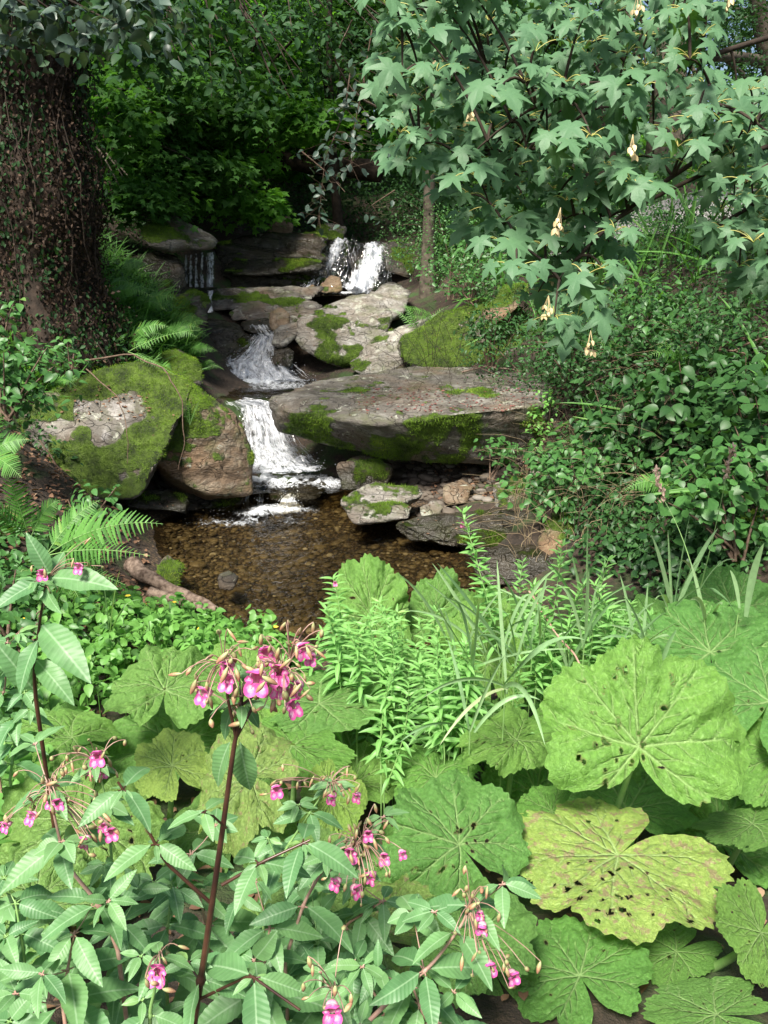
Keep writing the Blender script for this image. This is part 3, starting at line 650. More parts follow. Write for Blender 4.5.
rock([(304, 290, 14.4), (312, 284, 14.5), (322, 290, 14.4), (320, 297, 14.2), (306, 298, 14.2), (314, 290, 14.8)], 'small rusty stone in front of the brown pointed stone', 'rock_brown', 0.0, 4, 0.06, 0.01, seed=45)
rock([(278, 290, 14.2), (292, 288, 14.3), (302, 294, 14.1), (290, 299, 14.0), (280, 298, 14.0), (290, 292, 14.6)], 'small whitish stone on the mossy step ledge', 'rock_pale', 0.0, 3, 0.06, 0.01, seed=46)
rock([(258, 292, 14.0), (268, 288, 14.2), (276, 294, 14.0), (272, 304, 13.9), (260, 303, 13.9), (268, 294, 14.4)], 'small blackish stone on the mossy step ledge', 'rock_dark', 0.0, 3, 0.06, 0.01, seed=47)
rock([(228, 313, 13.3), (244, 304, 13.5), (252, 314, 13.3), (248, 320, 13.2), (230, 322, 13.1), (242, 310, 13.8)], 'grey wedge stone below the thin trickle', 'rock', 0.2, 4, 0.06, 0.02, seed=48)
rock([(368, 250, 16.6), (400, 240, 16.9), (430, 244, 16.9), (425, 276, 15.8), (395, 280, 15.4), (385, 262, 15.9), (410, 250, 18)], 'dark bank rock right of the upper fall', 'rock_dark', 0.1, 5, 0.07, 0.05, seed=49)
rock([(328, 246, 16.0), (338, 238, 16.2), (350, 246, 16.1), (346, 270, 15.6), (332, 276, 15.4), (340, 250, 16.8)], 'black wet stone splitting the upper fall', 'rock_soaked', 0.05, 4, 0.07, 0.02, seed=50)
# left slope rocks
rock([(140, 225, 13.0), (175, 215, 13.6), (216, 240, 13.4), (214, 250, 13.0), (190, 246, 12.8), (150, 250, 12.6), (180, 232, 14.4)], 'tilted flat stone jutting out above the thin trickle', 'rock', 0.15, 5, 0.05, 0.03, seed=55)
rock([(155, 300, 12.2), (190, 288, 12.6), (208, 300, 12.4), (205, 335, 12.0), (190, 352, 11.6), (160, 350, 11.4), (185, 310, 13.2)], 'mossy outcrop below the thin trickle on the left slope', 'rock_dark', 0.7, 5, 0.07, 0.03, seed=56, tufts=2)
rock([(125, 262, 12.6), (160, 250, 13.2), (184, 262, 13.0), (184, 296, 12.6), (150, 300, 12.2), (130, 290, 12.2), (160, 270, 14)], 'dark rock left of the thin trickle half hidden by ferns', 'rock_soaked', 0.25, 5, 0.07, 0.04, seed=57)
rock([(60, 345, 9.2), (85, 330, 9.6), (104, 350, 9.4), (100, 372, 9.0), (70, 376, 8.8), (85, 350, 10)], 'moss-covered hump behind the huge boulder under the ferns', 'rock', 0.8, 4, 0.07, 0.02, seed=58, tufts=2)
# right shore stones
rock([(333, 462, 9.0), (362, 455, 9.2), (395, 464, 9.0), (388, 488, 8.8), (340, 490, 8.7), (365, 480, 9.5)], 'dark green stone in the shade below the flat slab', 'rock_wet', 0.35, 4, 0.06, 0.03, seed=61)
rock([(338, 496, 8.2), (372, 484, 8.5), (418, 486, 8.5), (424, 496, 8.3), (395, 508, 8.1), (340, 514, 8.0), (380, 520, 8.9)], 'pale flaky stone at the waterline, left of the shore pebbles', 'rock_pale', 0.2, 5, 0.06, 0.05, seed=62)
rock([(345, 507, 7.9), (385, 501, 8.1), (420, 505, 8.0), (410, 518, 7.8), (352, 524, 7.7), (385, 520, 8.4)], 'greenish flaky stone just in front of the pale flaky stone', 'rock_pale', 0.35, 5, 0.06, 0.05, seed=63)
rock([(418, 506, 8.0), (434, 500, 8.1), (444, 507, 8.0), (438, 520, 7.9), (420, 520, 7.8), (430, 516, 8.3)], 'small pale angular stone beside the flaky stones', 'rock_pale', 0.0, 4, 0.07, 0.01, seed=64)
rock([(378, 524, 7.5), (430, 516, 7.7), (500, 508, 7.8), (540, 514, 7.6), (540, 545, 7.2), (480, 548, 7.1), (400, 540, 7.3), (470, 540, 8.3)], 'long layered slab lying at the right waterline', 'rock_wet', 0.12, 6, 0.05, 0.05, seed=65)
rock([(492, 486, 8.3), (515, 477, 8.5), (542, 486, 8.3), (544, 520, 8.0), (500, 522, 7.9), (518, 510, 8.9)], 'rounded green-filmed stone behind the long layered slab', 'rock', 0.4, 4, 0.06, 0.02, seed=66)
rock([(532, 552, 6.8), (556, 505, 7.1), (584, 516, 7.0), (592, 560, 6.6), (540, 572, 6.5), (565, 540, 7.6)], 'triangular brown stone standing at the right waterline', 'rock_brown', 0.15, 5, 0.06, 0.02, seed=67)
rock([(468, 552, 6.7), (530, 542, 6.8), (570, 560, 6.5), (540, 590, 6.2), (480, 585, 6.3), (510, 575, 7.1)], 'dark low rock at water edge behind the willowherb', 'rock_wet', 0.1, 4, 0.07, 0.02, seed=68)
rock([(735, 520, 5.6), (765, 500, 5.9), (800, 520, 5.7), (800, 590, 5.2), (750, 600, 5.1), (725, 570, 5.3), (770, 540, 6.3)], 'mossy rock on the right bank under the hazel leaves', 'rock', 0.65, 5, 0.07, 0.03, seed=69, tufts=1.8)
rock([(440, 486, 8.6), (462, 479, 8.8), (478, 488, 8.6), (470, 504, 8.4), (445, 504, 8.4), (460, 496, 9.0)], 'small brown stone on leaf-strewn shore under the flat slab', 'rock_brown', 0.1, 4, 0.07, 0.02, seed=70)
rock([(260, 480, 9.4), (300, 478, 9.5), (335, 484, 9.3), (325, 500, 9.0), (270, 500, 8.95), (295, 484, 9.8)], 'wet step stone under the small cascade', 'rock_wet', 0.1, 5, 0.06, 0.03, seed=71)
rock([(152, 566, 6.4), (168, 556, 6.5), (182, 566, 6.4), (178, 590, 6.2), (158, 592, 6.1), (168, 576, 6.8)], 'small mossy stone on the left shore beside the dead branch', 'rock', 0.5, 4, 0.06, 0.02, seed=72)
rock([(216, 575, 6.3), (228, 569, 6.4), (240, 576, 6.3), (234, 590, 6.2), (218, 590, 6.2), (228, 580, 6.5)], 'dark stone poking out of the pool', 'rock_dark', 0.0, 3, 0.06, 0.01, seed=73)
rock([(190, 394, 10.9), (232, 398, 11.0), (245, 412, 10.7), (222, 424, 10.4), (200, 415, 10.5), (218, 404, 11.3)], 'wet black stone at the lip of the lower waterfall', 'rock_soaked', 0.0, 4, 0.07, 0.02, seed=74)
rock([(210, 372, 12.3), (222, 368, 12.4), (236, 384, 12.0), (232, 400, 11.4), (212, 398, 11.3), (222, 380, 12.6)], 'low dark stone at left side of the middle pool', 'rock_soaked', 0.1, 4, 0.07, 0.02, seed=75)
# bed stones under the water and shore pebbles
rg = np.random.default_rng(5)
mb = MB(); V3, F3 = ICO[3]; 
m_ = 10000; xs = rg.uniform(-2.6, 1.4, m_); ys = rg.uniform(5.2, 9.4, m_); zs = H(xs, ys); k = zs < -0.94
xs, ys, zs = xs[k], ys[k], zs[k]; sc_ = rg.gamma(1.5, 0.0075, len(xs)) + 0.006
V2 = ico_dirs(2); T2 = (V2[0] * np.array([1, 1.2, .5]), np.full(len(V2[1]), 3, np.int32), V2[1].ravel(), np.zeros((len(V2[0]), 3)))
a_ = rg.uniform(0, 6.28, len(xs)); tip = np.stack([np.cos(a_), np.sin(a_), 0 * a_], -1)
mb.scatter(T2, np.stack([xs, ys, zs + sc_ * .2], -1), frames(tip, np.tile([0, 0, 1.0], (len(xs), 1)) + rg.normal(size=(len(xs), 3)) * .15, sc_))
MT['pebble'] = leaf_mat('wet_pebble', (0.075, 0.055, 0.032), (0.175, 0.135, 0.08), (0.42, 0.37, 0.28), trans=0.0, rough=0.5)
tag(mb.build('pebbles', MT['pebble']), 'small orange and brown pebbles on the bed of the pool', 'pebbles', kind='stuff')
mb = MB(); m_ = 700; xs = rg.uniform(0.1, 2.0, m_); ys = rg.uniform(8.3, 10.2, m_); zs = H(xs, ys); sc_ = rg.gamma(2, 0.014, m_) + .01
a_ = rg.uniform(0, 6.28, m_); tip = np.stack([np.cos(a_), np.sin(a_), 0 * a_], -1)
mb.scatter(T2, np.stack([xs, ys, zs + sc_ * .2], -1), frames(tip, np.tile([0, 0, 1.0], (m_, 1)) + rg.normal(size=(m_, 3)) * .3, sc_))
MT['pebble_dry'] = leaf_mat('dry_pebble', (0.035, 0.026, 0.018), (0.11, 0.09, 0.07), (0.22, 0.20, 0.17), trans=0.0, rough=0.8)
tag(mb.build('gravel', MT['pebble_dry']), 'grey brown gravel under the overhang of the flat slab', 'gravel', kind='stuff')

# ------------------------------------------------------------------ water
def pool(name, x0, x1, y0, y1, z, foams, step=0.035, amp=0.008):
    xs = np.arange(x0, x1, step); ys = np.arange(y0, y1, step); X, Y = np.meshgrid(xs, ys)
    q = np.stack([X, Y, 0 * X], -1)
    Z = z + amp * fbm(q * 5, 3, 3) ; fo = np.zeros_like(X)
    for (fx, fy, rx, ry, s) in foams:
        wx = .22 * fbm(q * 3.2, 3, 21); wy = .16 * fbm(q * 3.2 + 9, 3, 22); d = ((X + wx - fx) / rx) ** 2 + ((Y + wy - fy) / ry) ** 2; e = s * np.exp(-d); fo = np.maximum(fo, e)
        Z = Z + 0.05 * e * (fbm(q * 14, 3, 8) * .6 + .3)
    mb = MB(); mb.grid(np.stack([X, Y, Z], -1))
    return tag(mb.build(name, MT['water'], extra={'foam': fo.ravel()}), kind='structure')
def fxy(px, py, z):
    """point where the pixel's ray meets height z"""
    d0 = P(px, py, 1.0); v = d0 - EYE; return EYE + v * ((z - EYE[2]) / v[2])
f1 = fxy(285, 462, -0.84); f1b = fxy(262, 512, -0.9); f2 = fxy(262, 380, 0.06); 
pool('water', -4.0, 2.6, 4.8, 9.9, -0.90, [(f1b[0] + .1, f1b[1] + .05, 0.50, 0.20, 1.0), (f1b[0] - .1, f1b[1] - .3, 0.5, .30, 0.55), (f1b[0], f1b[1] - 1.0, .9, .5, .18)])
pool('water', -2.6, 0.2, 8.9, 10.1, -0.80, [(f1[0], 9.5, 0.72, 0.34, 1.15), (f1[0] + .35, 9.35, .65, .28, .95), (f1[0], 9.1, .6, .2, .3)], amp=0.012)
pool('water', -3.4, 0.4, 10.5, 12.9, 0.05, [(f2[0], 12.05, 0.75, 0.36, 1.15), (f2[0] + .4, 11.6, .9, .5, .75), (f2[0] - .2, 10.8, .6, .25, .25)], amp=0.012)
pool('water', -3.4, -0.6, 13.0, 14.2, 0.78, [(-1.9, 13.1, .3, .2, .5)])
pool('water', -3.0, 0.4, 14.2, 16.1, 1.22, [(-.55, 15.4, .8, .4, 1.0)])

def waterfall(name, rows, n=60, seed=0, jag=0.05, dens0=0.35, layers=2, strands=160, drops=260, spread=0.06, densf=None):
    """rows: successive cross-lines ((pxL,pyL,d),(pxR,pyR,d)) from lip to foot"""
    rg = np.random.default_rng(seed)
    A = np.array([P(*r[0]) for r in rows]); B = np.array([P(*r[1]) for r in rows])
    t = np.linspace(0, 1, len(rows)); tt = np.linspace(0, 1, n)
    A = np.stack([np.interp(tt, t, A[:, k]) for k in range(3)], -1); B = np.stack([np.interp(tt, t, B[:, k]) for k in range(3)], -1)
    w = np.linspace(0, 1, n); L = np.linalg.norm(B - A, axis=1).mean(); Hh = np.linalg.norm(np.diff(A, axis=0), axis=1).sum()
    root = bpy.data.objects.new(name, None); COL.objects.link(root); loc = A[-1] * .5 + B[-1] * .5; root.location = loc; tag(root, kind='structure')
    for ly in range(layers):
        G = A[:, None, :] * (1 - w)[None, :, None] + B[:, None, :] * w[None, :, None]
        U = np.zeros((n, n, 3)); U[..., 0] = w[None, :] * L + ly * 7; U[..., 1] = tt[:, None] * Hh + seed
        q = np.stack([U[..., 0] * 5, U[..., 1] * 1.6, U[..., 0] * 0 + ly * 3], -1)
        dsp = fbm(q, 4, seed + ly) * jag + fbm(q * 3.1, 3, seed + 7 + ly) * jag * .5
        G[..., 1] += -dsp - 0.05 * ly - 0.10 * np.sin(math.pi * w)[None, :] ; G[..., 2] += dsp * 0.5
        edge = np.minimum(w, 1 - w)[None, :] * 5
        de = dens0 + 0.25 * np.clip(edge, 0, 1) - .25 + 0.0 * tt[:, None] - .12 * ly
        if densf is not None: de = de + densf(w[None, :], tt[:, None])
        mb = MB(); mb.grid(G, 0.5, U); mb.build('water_sheet', MT['fall'], root, loc, extra={'dens': np.broadcast_to(de - .45 * np.clip(.10 + .10 * vnoise(np.stack([tt[:, None] * 7 + 0 * w[None, :], 5 * (w[None, :] > .5) + 0 * tt[:, None], ly + 0 * tt[:, None] * w[None, :]], -1), seed) - np.minimum(w, 1 - w)[None, :], 0, .2) * 8, (n, n)).ravel()})
    # strands and drops of broken water
    mb = MB()
    for _ in range(int(strands * .45)):
        u = rg.random(); t0 = rg.random() * .9; ln = rg.uniform(0.06, 0.22); s = np.clip(np.linspace(t0, t0 + ln, 6), 0, 1)
        uu = np.clip(u + rg.normal() * .02 * np.arange(6) / 5, 0, 1)
        p = np.stack([np.interp(s, tt, A[:, k]) * (1 - uu) + np.interp(s, tt, B[:, k]) * uu for k in range(3)], -1)
        p[:, 1] -= rg.uniform(0.03, 0.03 + spread * 2) + .08 * math.sin(math.pi * u); p[:, 2] += rg.uniform(0, spread * .5)
        p += rg.normal(size=(6, 3)) * .006
        mb.tube(p, np.array([.2, .8, 1, 1, .8, .2]) * rg.uniform(.0007, .0022), 4)
    T1 = ico_dirs(1); T1 = (T1[0], np.full(len(T1[1]), 3, np.int32), T1[1].ravel(), np.zeros((len(T1[0]), 3)))
    u = rg.random(drops); s = np.clip(rg.beta(2.2, 1.0, drops), 0, 1)
    p = np.stack([np.interp(s, tt, A[:, k]) * (1 - u) + np.interp(s, tt, B[:, k]) * u for k in range(3)], -1)
    p += rg.normal(size=(drops, 3)) * np.array([spread, spread, spread * .8]) + np.array([0, -.10, .04])
    mb.scatter(T1, p, np.eye(3)[None] * (rg.gamma(2, .0012, drops) + .0015)[:, None, None])
    mb.build('spray', MT['drop'], root, loc)
    return root
waterfall('waterfall', [((224, 402, 10.5), (252, 398, 10.5)), ((238, 408, 10.35), (278, 402, 10.4)), ((242, 425, 10.1), (288, 420, 10.1)), ((240, 445, 9.9), (300, 442, 9.85)), ((242, 462, 9.7), (318, 459, 9.6)), ((236, 472, 9.5), (334, 468, 9.35))], seed=1, dens0=.36, strands=300, drops=260, jag=.09,
          densf=lambda w, t: -.35 * np.clip(.35 - t, 0, 1) * (w < .55))
waterfall('waterfall', [((248, 326, 12.9), (272, 326, 12.95)), ((256, 336, 12.75), (282, 338, 12.8)), ((238, 352, 12.6), (288, 350, 12.6)), ((220, 362, 12.5), (296, 364, 12.4)), ((208, 378, 12.2), (318, 380, 12.0))], seed=2, dens0=.38, strands=260, drops=260, jag=.09)
waterfall('waterfall', [((334, 240, 16.3), (376, 244, 16.3)), ((328, 248, 16.0), (390, 250, 16.0)), ((324, 262, 15.6), (392, 262, 15.6)), ((320, 276, 15.2), (392, 276, 15.2)), ((316, 292, 14.8), (392, 292, 14.8))], seed=3, dens0=.30, strands=110, drops=130, jag=.16, densf=lambda w, t: .5 * np.sin(w * 9 + t * 3) - .1)
waterfall('waterfall', [((330, 262, 15.8), (336, 258, 16.0)), ((318, 270, 15.5), (330, 268, 15.6)), ((308, 280, 15.1), (318, 282, 15.1)), ((302, 292, 14.6), (308, 294, 14.6))], seed=4, dens0=.28, n=24, strands=40, drops=90, layers=1)
for i, (a, b) in enumerate([(186, 188), (191, 193), (196, 198), (202, 204), (207, 215)]):
    waterfall('waterfall', [((a, 256 - i * .8, 13.9), (b, 255 - i * .8, 13.9)), ((a - .5, 262, 13.75), (b, 262, 13.75)), ((a - 1, 274, 13.7), (b, 274, 13.7)), ((a - 1.5, 287, 13.65), (b + 1, 287, 13.65))], seed=10 + i, dens0=.30, n=24, strands=10 + 3 * (b - a), drops=10, layers=1, jag=.012, spread=.01)
waterfall('waterfall', [((208, 290, 13.5), (214, 290, 13.5)), ((207, 300, 13.3), (213, 300, 13.3)), ((204, 312, 13.2), (213, 312, 13.1))], seed=20, dens0=.42, n=20, strands=16, drops=40, layers=1, jag=.02, spread=.015)
waterfall('waterfall', [((284, 492, 9.15), (300, 490, 9.15)), ((280, 498, 9.0), (298, 497, 9.0)), ((272, 512, 8.85), (304, 510, 8.8))], seed=21, dens0=.36, n=24, strands=60, drops=120, layers=1, jag=.03, spread=.03)
waterfall('waterfall', [((246, 494, 9.15), (250, 494, 9.15)), ((245, 502, 9.0), (250, 502, 9.0)), ((240, 512, 8.85), (254, 512, 8.85))], seed=22, dens0=.32, n=20, strands=24, drops=40, layers=1, jag=.02, spread=.02)
waterfall('waterfall', [((258, 492, 9.15), (264, 492, 9.15)), ((257, 500, 9.0), (264, 500, 9.0)), ((254, 512, 8.85), (266, 512, 8.85))], seed=23, dens0=.22, n=20, strands=20, drops=40, layers=1, jag=.02, spread=.02)
# ledge under the thin trickle
rock([(180, 288, 13.9), (218, 287, 13.9), (220, 293, 13.5), (180, 293, 13.5), (200, 290, 14.4)], 'thin wet ledge the trickle lands on', 'rock_soaked', 0.0, 4, 0.03, 0.01, seed=80)
# ------------------------------------------------------------------ vegetation builders
def bez(p0, p1, p2, n=8):
    t = np.linspace(0, 1, n)[:, None]
    return (1 - t) ** 2 * np.asarray(p0) + 2 * t * (1 - t) * np.asarray(p1) + t * t * np.asarray(p2)

def sprays(centers, rad, per, size, rg, flat=0.22, up=1.0, out=0.5, jitter=0.45, ctr=None, droop=0.25, lean=(0, 0, 0)):
    """leaves in loose flat sprays round the given centres; returns pos, mats, rnd"""
    M = len(centers); rad = np.broadcast_to(np.asarray(rad, float), (M,))
    a = rg.uniform(0, 2 * math.pi, (M, per)); r = np.sqrt(rg.random((M, per))) * rad[:, None]
    h = rg.normal(size=(M, per)) * flat * rad[:, None] - droop * r * r / rad[:, None]
    off = np.stack([np.cos(a) * r, np.sin(a) * r, h], -1)
    tl = rg.normal(size=(M, 1, 3)) * 0.22; off[..., 2] += off[..., 0] * tl[..., 0] + off[..., 1] * tl[..., 1]
    pos = (centers[:, None, :] + off).reshape(-1, 3)
    outd = np.stack([np.cos(a), np.sin(a), -0.35 + 0 * a], -1).reshape(-1, 3)
    tip = unit(outd + rg.normal(size=outd.shape) * jitter)
    nr = np.array([0, 0, up]) + rg.normal(size=outd.shape) * 0.38 + np.array(lean)
    if ctr is not None: nr = nr + out * unit(pos - ctr)
    rnd = np.clip(np.repeat(rg.random(M), per) * 0.55 + rg.random(M * per) * 0.45, 0, 1)
    return pos, frames(tip, nr, size * rg.uniform(0.6, 1.2, M * per)), rnd

def blob_points(ctr, radii, n, rg, shell=0.35):
    d = unit(rg.normal(size=(n, 3))); r = rg.random(n) ** shell
    lump = 1 + 0.30 * fbm(d * 2.1 + ctr[0], 3, int(abs(ctr[1]) * 10) % 91)
    return ctr + d * (r * lump)[:, None] * np.array(radii)

def tree(base, height, tr, blobs, leaf, mat, label, per=26, T=SMALL, bark='bark', lean=(0, 0), seed=0, spray=0.45, group=None, name='broadleaf_tree', cat='tree', limbs=True):
    rg = np.random.default_rng(seed)
    bx, by = base; bz = float(H(bx, by)) - 0.15; b = np.array([bx, by, bz])
    root = thing(name, b, label, cat, group)
    top = b + np.array([lean[0], lean[1], height])
    mid = (b + top) / 2 + np.array([rg.normal() * .25, rg.normal() * .2, 0])
    pts = bez(b, mid, top, 14); rr = tr * (1 - 0.75 * np.linspace(0, 1, 14)); rr[0] *= 1.5; rr[1] *= 1.15
    mb = MB(); mb.tube(pts, rr, 12)
    blobs = [(np.array(c, float), r, n) for c, r, n in blobs]
    if limbs:
        for c, r, n in blobs:
            for k in range(3):
                s = pts[int(rg.integers(5, 13))]; e = c + rg.normal(size=3) * np.array(r) * .4
                if e[2] < s[2] - .2: s = pts[4]
                mb.tube(bez(s, (s + e) / 2 + np.array([0, 0, .3]), e, 7), np.linspace(tr * .32, tr * .06, 7), 6)
    mb.build('trunk', MT[bark], root, b)
    mb = MB()
    for c, r, n in blobs:
        cen = blob_points(c, r, n, rg)
        p, m, q = sprays(cen, spray * rg.uniform(.6, 1.3, n), per, leaf, rg, ctr=c, out=.35)
        mb.scatter(T, p, m, q)
    mb.build('crown', MT[mat], root, b)
    return root

def shrub(base, radii, label, mat, leaf, n, per, seed, T=SMALL, spray=0.16, name='shrub', cat='shrub', group=None, ctr=None, stems=9, lean=(0, -.35, 0), shell=.45):
    rg = np.random.default_rng(seed); base = np.asarray(base, float)
    c = base + np.array([0, 0, radii[2] * .8]) if ctr is None else np.asarray(ctr, float)
    root = thing(name, base, label, cat, group)
    cen = blob_points(c, radii, n, rg, shell)
    p, m, q = sprays(cen, spray, per, leaf, rg, ctr=c, out=.5, flat=.35, lean=lean)
    mb = MB(); mb.scatter(T, p, m, q); mb.build('foliage', MT[mat], root, base)
    mb = MB()
    for k in range(stems):
        e = cen[rg.integers(0, n)]; s = base + rg.normal(size=3) * np.array([.1, .1, 0]) * radii[0]
        mb.tube(bez(s, (s + e) / 2 + np.array([0, 0, .2 * radii[2]]), e, 7), np.linspace(.012, .004, 7), 5)
    mb.build('stem', MT['bark_dk' if name == 'overhanging_bough' else 'twig'], root, base)
    return root

def ground_scatter(xs, ys, T, mat, size, name, label, cat, rg, hmax=0.3, per=10, spray=.12, kind='stuff', lean=(0, -.3, 0), flat=.4):
    zs = H(xs, ys); k = zs > -0.83; xs, ys, zs = xs[k], ys[k], zs[k]
    cen = np.stack([xs, ys, zs + rg.random(len(xs)) ** 1.3 * hmax], -1)
    p, m, q = sprays(cen, spray, per, size, rg, flat=flat, lean=lean)
    mb = MB(); mb.scatter(T, p, m, q)
    return tag(mb.build(name, MT[mat]), label, cat, kind=kind)

def inpoly(x, y, poly):
    poly = np.asarray(poly, float); ins = np.zeros(len(x), bool); j = len(poly) - 1
    for i in range(len(poly)):
        xi, yi = poly[i]; xj, yj = poly[j]
        ins ^= ((yi > y) != (yj > y)) & (x < (xj - xi) * (y - yi) / (yj - yi + 1e-12) + xi); j = i
    return ins
def rnd_in(poly, n, rg):
    poly = np.asarray(poly, float); lo, hi = poly.min(0), poly.max(0); out = np.zeros((0, 2))
    while len(out) < n:
        q = rg.uniform(lo, hi, (n * 3, 2)); out = np.vstack([out, q[inpoly(q[:, 0], q[:, 1], poly)]])
    return out[:n, 0], out[:n, 1]

# ------------------------------------------------------------------ forest behind
rg = np.random.default_rng(77)
tree((-4.1, 9.6), 7.0, 0.62, [((-4.6, 9.4, 7.2), (2.2, 1.8, 1.4), 90)], .09, 'tree_c', 'thick old tree covered in dead brown ivy at the left edge', bark='bark_dk', lean=(-.7, .2), seed=1, per=20) if False else None

def ivy_trunk():
    rg = np.random.default_rng(4)
    b = np.array([-4.0, 9.6, float(H(-4.15, 9.6)) - .9]); root = thing('ivy_clad_tree', b, 'thick trunk shaggy with dead brown ivy at the left edge', 'tree')
    n = 60; pts = bez(b, b + np.array([.05, 0, 3]), b + np.array([.15, .1, 7.4]), n); z = np.linspace(0, 1, n)
    rr = .60 + .38 * np.exp(-z * 9) + .06 * np.sin(z * 25)
    a = np.linspace(0, 6.283, 72, endpoint=False)
    G = pts[:, None, :] + np.stack([np.cos(a)[None, :] * rr[:, None], np.sin(a)[None, :] * rr[:, None], np.zeros((n, 72))], -1)
    d = fbm(np.stack([np.cos(a)[None, :] * 3 + 0 * z[:, None], np.sin(a)[None, :] * 3 + 0 * z[:, None], z[:, None] * 6 + 0 * a[None, :]], -1), 5, 2) * .09
    G[..., 0] += np.cos(a) * d; G[..., 1] += np.sin(a) * d
    mb = MB(); mb.grid(G, closed=True); mb.build('trunk', MT['bark_dk'], root, b)
    # creeping ivy stems and dead leaves
    mb = MB()
    for k in range(34):
        a0 = rg.uniform(0, 6.28); zz = np.linspace(rg.uniform(0, .4), rg.uniform(.5, 1), 24); aa = a0 + np.cumsum(rg.normal(size=24) * .06)
        R_ = np.interp(zz, z, rr) + .04 + rg.random() * .08 + .03 * np.sin(zz * 40 + a0)
        c = np.stack([np.interp(zz, z, pts[:, j]) for j in range(3)], -1)
        mb.tube(c + np.stack([np.cos(aa) * R_, np.sin(aa) * R_, 0 * aa], -1), np.linspace(.010, .004, 24), 4)
    mb.build('ivy_stem', MT['bark_dk'], root, b)
    mb = MB(); m = 60000; zz = rg.random(m); aa = rg.uniform(0, 6.283, m); c = np.stack([np.interp(zz, z, pts[:, j]) for j in range(3)], -1)
    lump = .13 + .13 * fbm(np.stack([np.cos(aa) * 2, np.sin(aa) * 2, zz * 8], -1), 3, 6)
    R_ = np.interp(zz, z, rr) + .03 + np.abs(rg.normal(size=m)) * .5 * np.clip(lump, .04, 1)
    p = c + np.stack([np.cos(aa) * R_, np.sin(aa) * R_, 0 * aa], -1)
    on = np.stack([np.cos(aa), np.sin(aa), .3 + 0 * aa], -1) + rg.normal(size=(m, 3)) * .6
    tip = np.array([0, 0, -1.0]) + rg.normal(size=(m, 3)) * .7
    dead = rg.random(m) < np.clip(.75 + .5 * fbm(p * 1.3, 2, 9), 0, 1)
    mb.scatter(SMALL, p[dead], frames(tip[dead], on[dead], rg.uniform(.028, .058, dead.sum())))
    mb.build('dead_ivy', MT['ivy_dead'], root, b)
    mb = MB(); g = ~dead; mb.scatter(OVATE, p[g], frames(tip[g], on[g], rg.uniform(.04, .075, g.sum()))); mb.build('ivy', MT['tree_c'], root, b)
    mb = MB()
    for c, r, nn in [((-4.2, 9.4, 6.9), (1.6, 1.3, .8), 150), ((-3.2, 8.4, 6.0), (1.3, 1.2, .6), 120), ((-5, 9, 6), (1, .8, .8), 40)]:
        cen = blob_points(np.array(c), r, nn, rg); p, mm, q = sprays(cen, .35, 26, .085, rg); mb.scatter(SMALL, p, mm, q)
    mb.build('crown', MT['tree_c'], root, b)
ivy_trunk()

# trees of the wood: (x, y), height, trunk radius, blobs, leaf size, material, label
def B(px, py, d, rx, ry, rz, n): return (P(px, py, d), (rx, ry, rz), n)
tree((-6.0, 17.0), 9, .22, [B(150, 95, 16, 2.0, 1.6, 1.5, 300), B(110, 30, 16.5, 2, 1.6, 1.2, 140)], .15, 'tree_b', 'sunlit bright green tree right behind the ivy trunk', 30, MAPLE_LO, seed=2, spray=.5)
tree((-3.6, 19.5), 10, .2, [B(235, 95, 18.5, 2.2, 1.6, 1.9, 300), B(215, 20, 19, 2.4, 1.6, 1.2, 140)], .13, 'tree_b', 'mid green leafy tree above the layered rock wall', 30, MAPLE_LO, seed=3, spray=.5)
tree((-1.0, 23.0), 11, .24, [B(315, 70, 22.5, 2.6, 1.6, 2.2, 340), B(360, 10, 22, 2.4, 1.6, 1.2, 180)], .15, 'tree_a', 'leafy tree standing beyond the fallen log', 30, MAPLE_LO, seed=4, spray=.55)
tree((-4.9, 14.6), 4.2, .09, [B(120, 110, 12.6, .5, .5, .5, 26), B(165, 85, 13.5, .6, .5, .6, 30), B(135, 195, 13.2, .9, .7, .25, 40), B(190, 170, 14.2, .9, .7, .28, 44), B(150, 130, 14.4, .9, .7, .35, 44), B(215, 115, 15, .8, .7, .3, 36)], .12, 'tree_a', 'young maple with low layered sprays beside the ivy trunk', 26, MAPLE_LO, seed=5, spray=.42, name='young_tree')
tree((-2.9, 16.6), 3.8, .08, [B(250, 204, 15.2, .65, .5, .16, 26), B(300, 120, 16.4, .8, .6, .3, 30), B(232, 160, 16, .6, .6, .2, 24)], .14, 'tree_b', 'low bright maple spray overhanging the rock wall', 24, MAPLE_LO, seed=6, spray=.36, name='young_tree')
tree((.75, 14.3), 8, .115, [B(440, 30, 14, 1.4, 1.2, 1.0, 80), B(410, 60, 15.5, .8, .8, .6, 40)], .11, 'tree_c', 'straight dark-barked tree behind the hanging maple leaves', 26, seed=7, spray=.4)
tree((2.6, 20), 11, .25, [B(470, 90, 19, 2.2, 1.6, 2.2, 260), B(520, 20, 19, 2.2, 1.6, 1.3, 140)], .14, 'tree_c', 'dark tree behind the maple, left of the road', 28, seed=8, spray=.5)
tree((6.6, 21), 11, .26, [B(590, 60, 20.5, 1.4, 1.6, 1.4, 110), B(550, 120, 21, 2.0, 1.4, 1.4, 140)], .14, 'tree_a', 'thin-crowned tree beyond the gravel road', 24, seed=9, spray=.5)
tree((9.0, 19), 10, .2, [B(745, 40, 18, 1.6, 1.4, 1.3, 110), B(700, 15, 18.5, 1.5, 1.2, .7, 60), B(765, 120, 18, .9, 1, .9, 50)], .13, 'tree_c', 'slender tree by the road at the right edge, sky showing through', 20, seed=10, spray=.45)
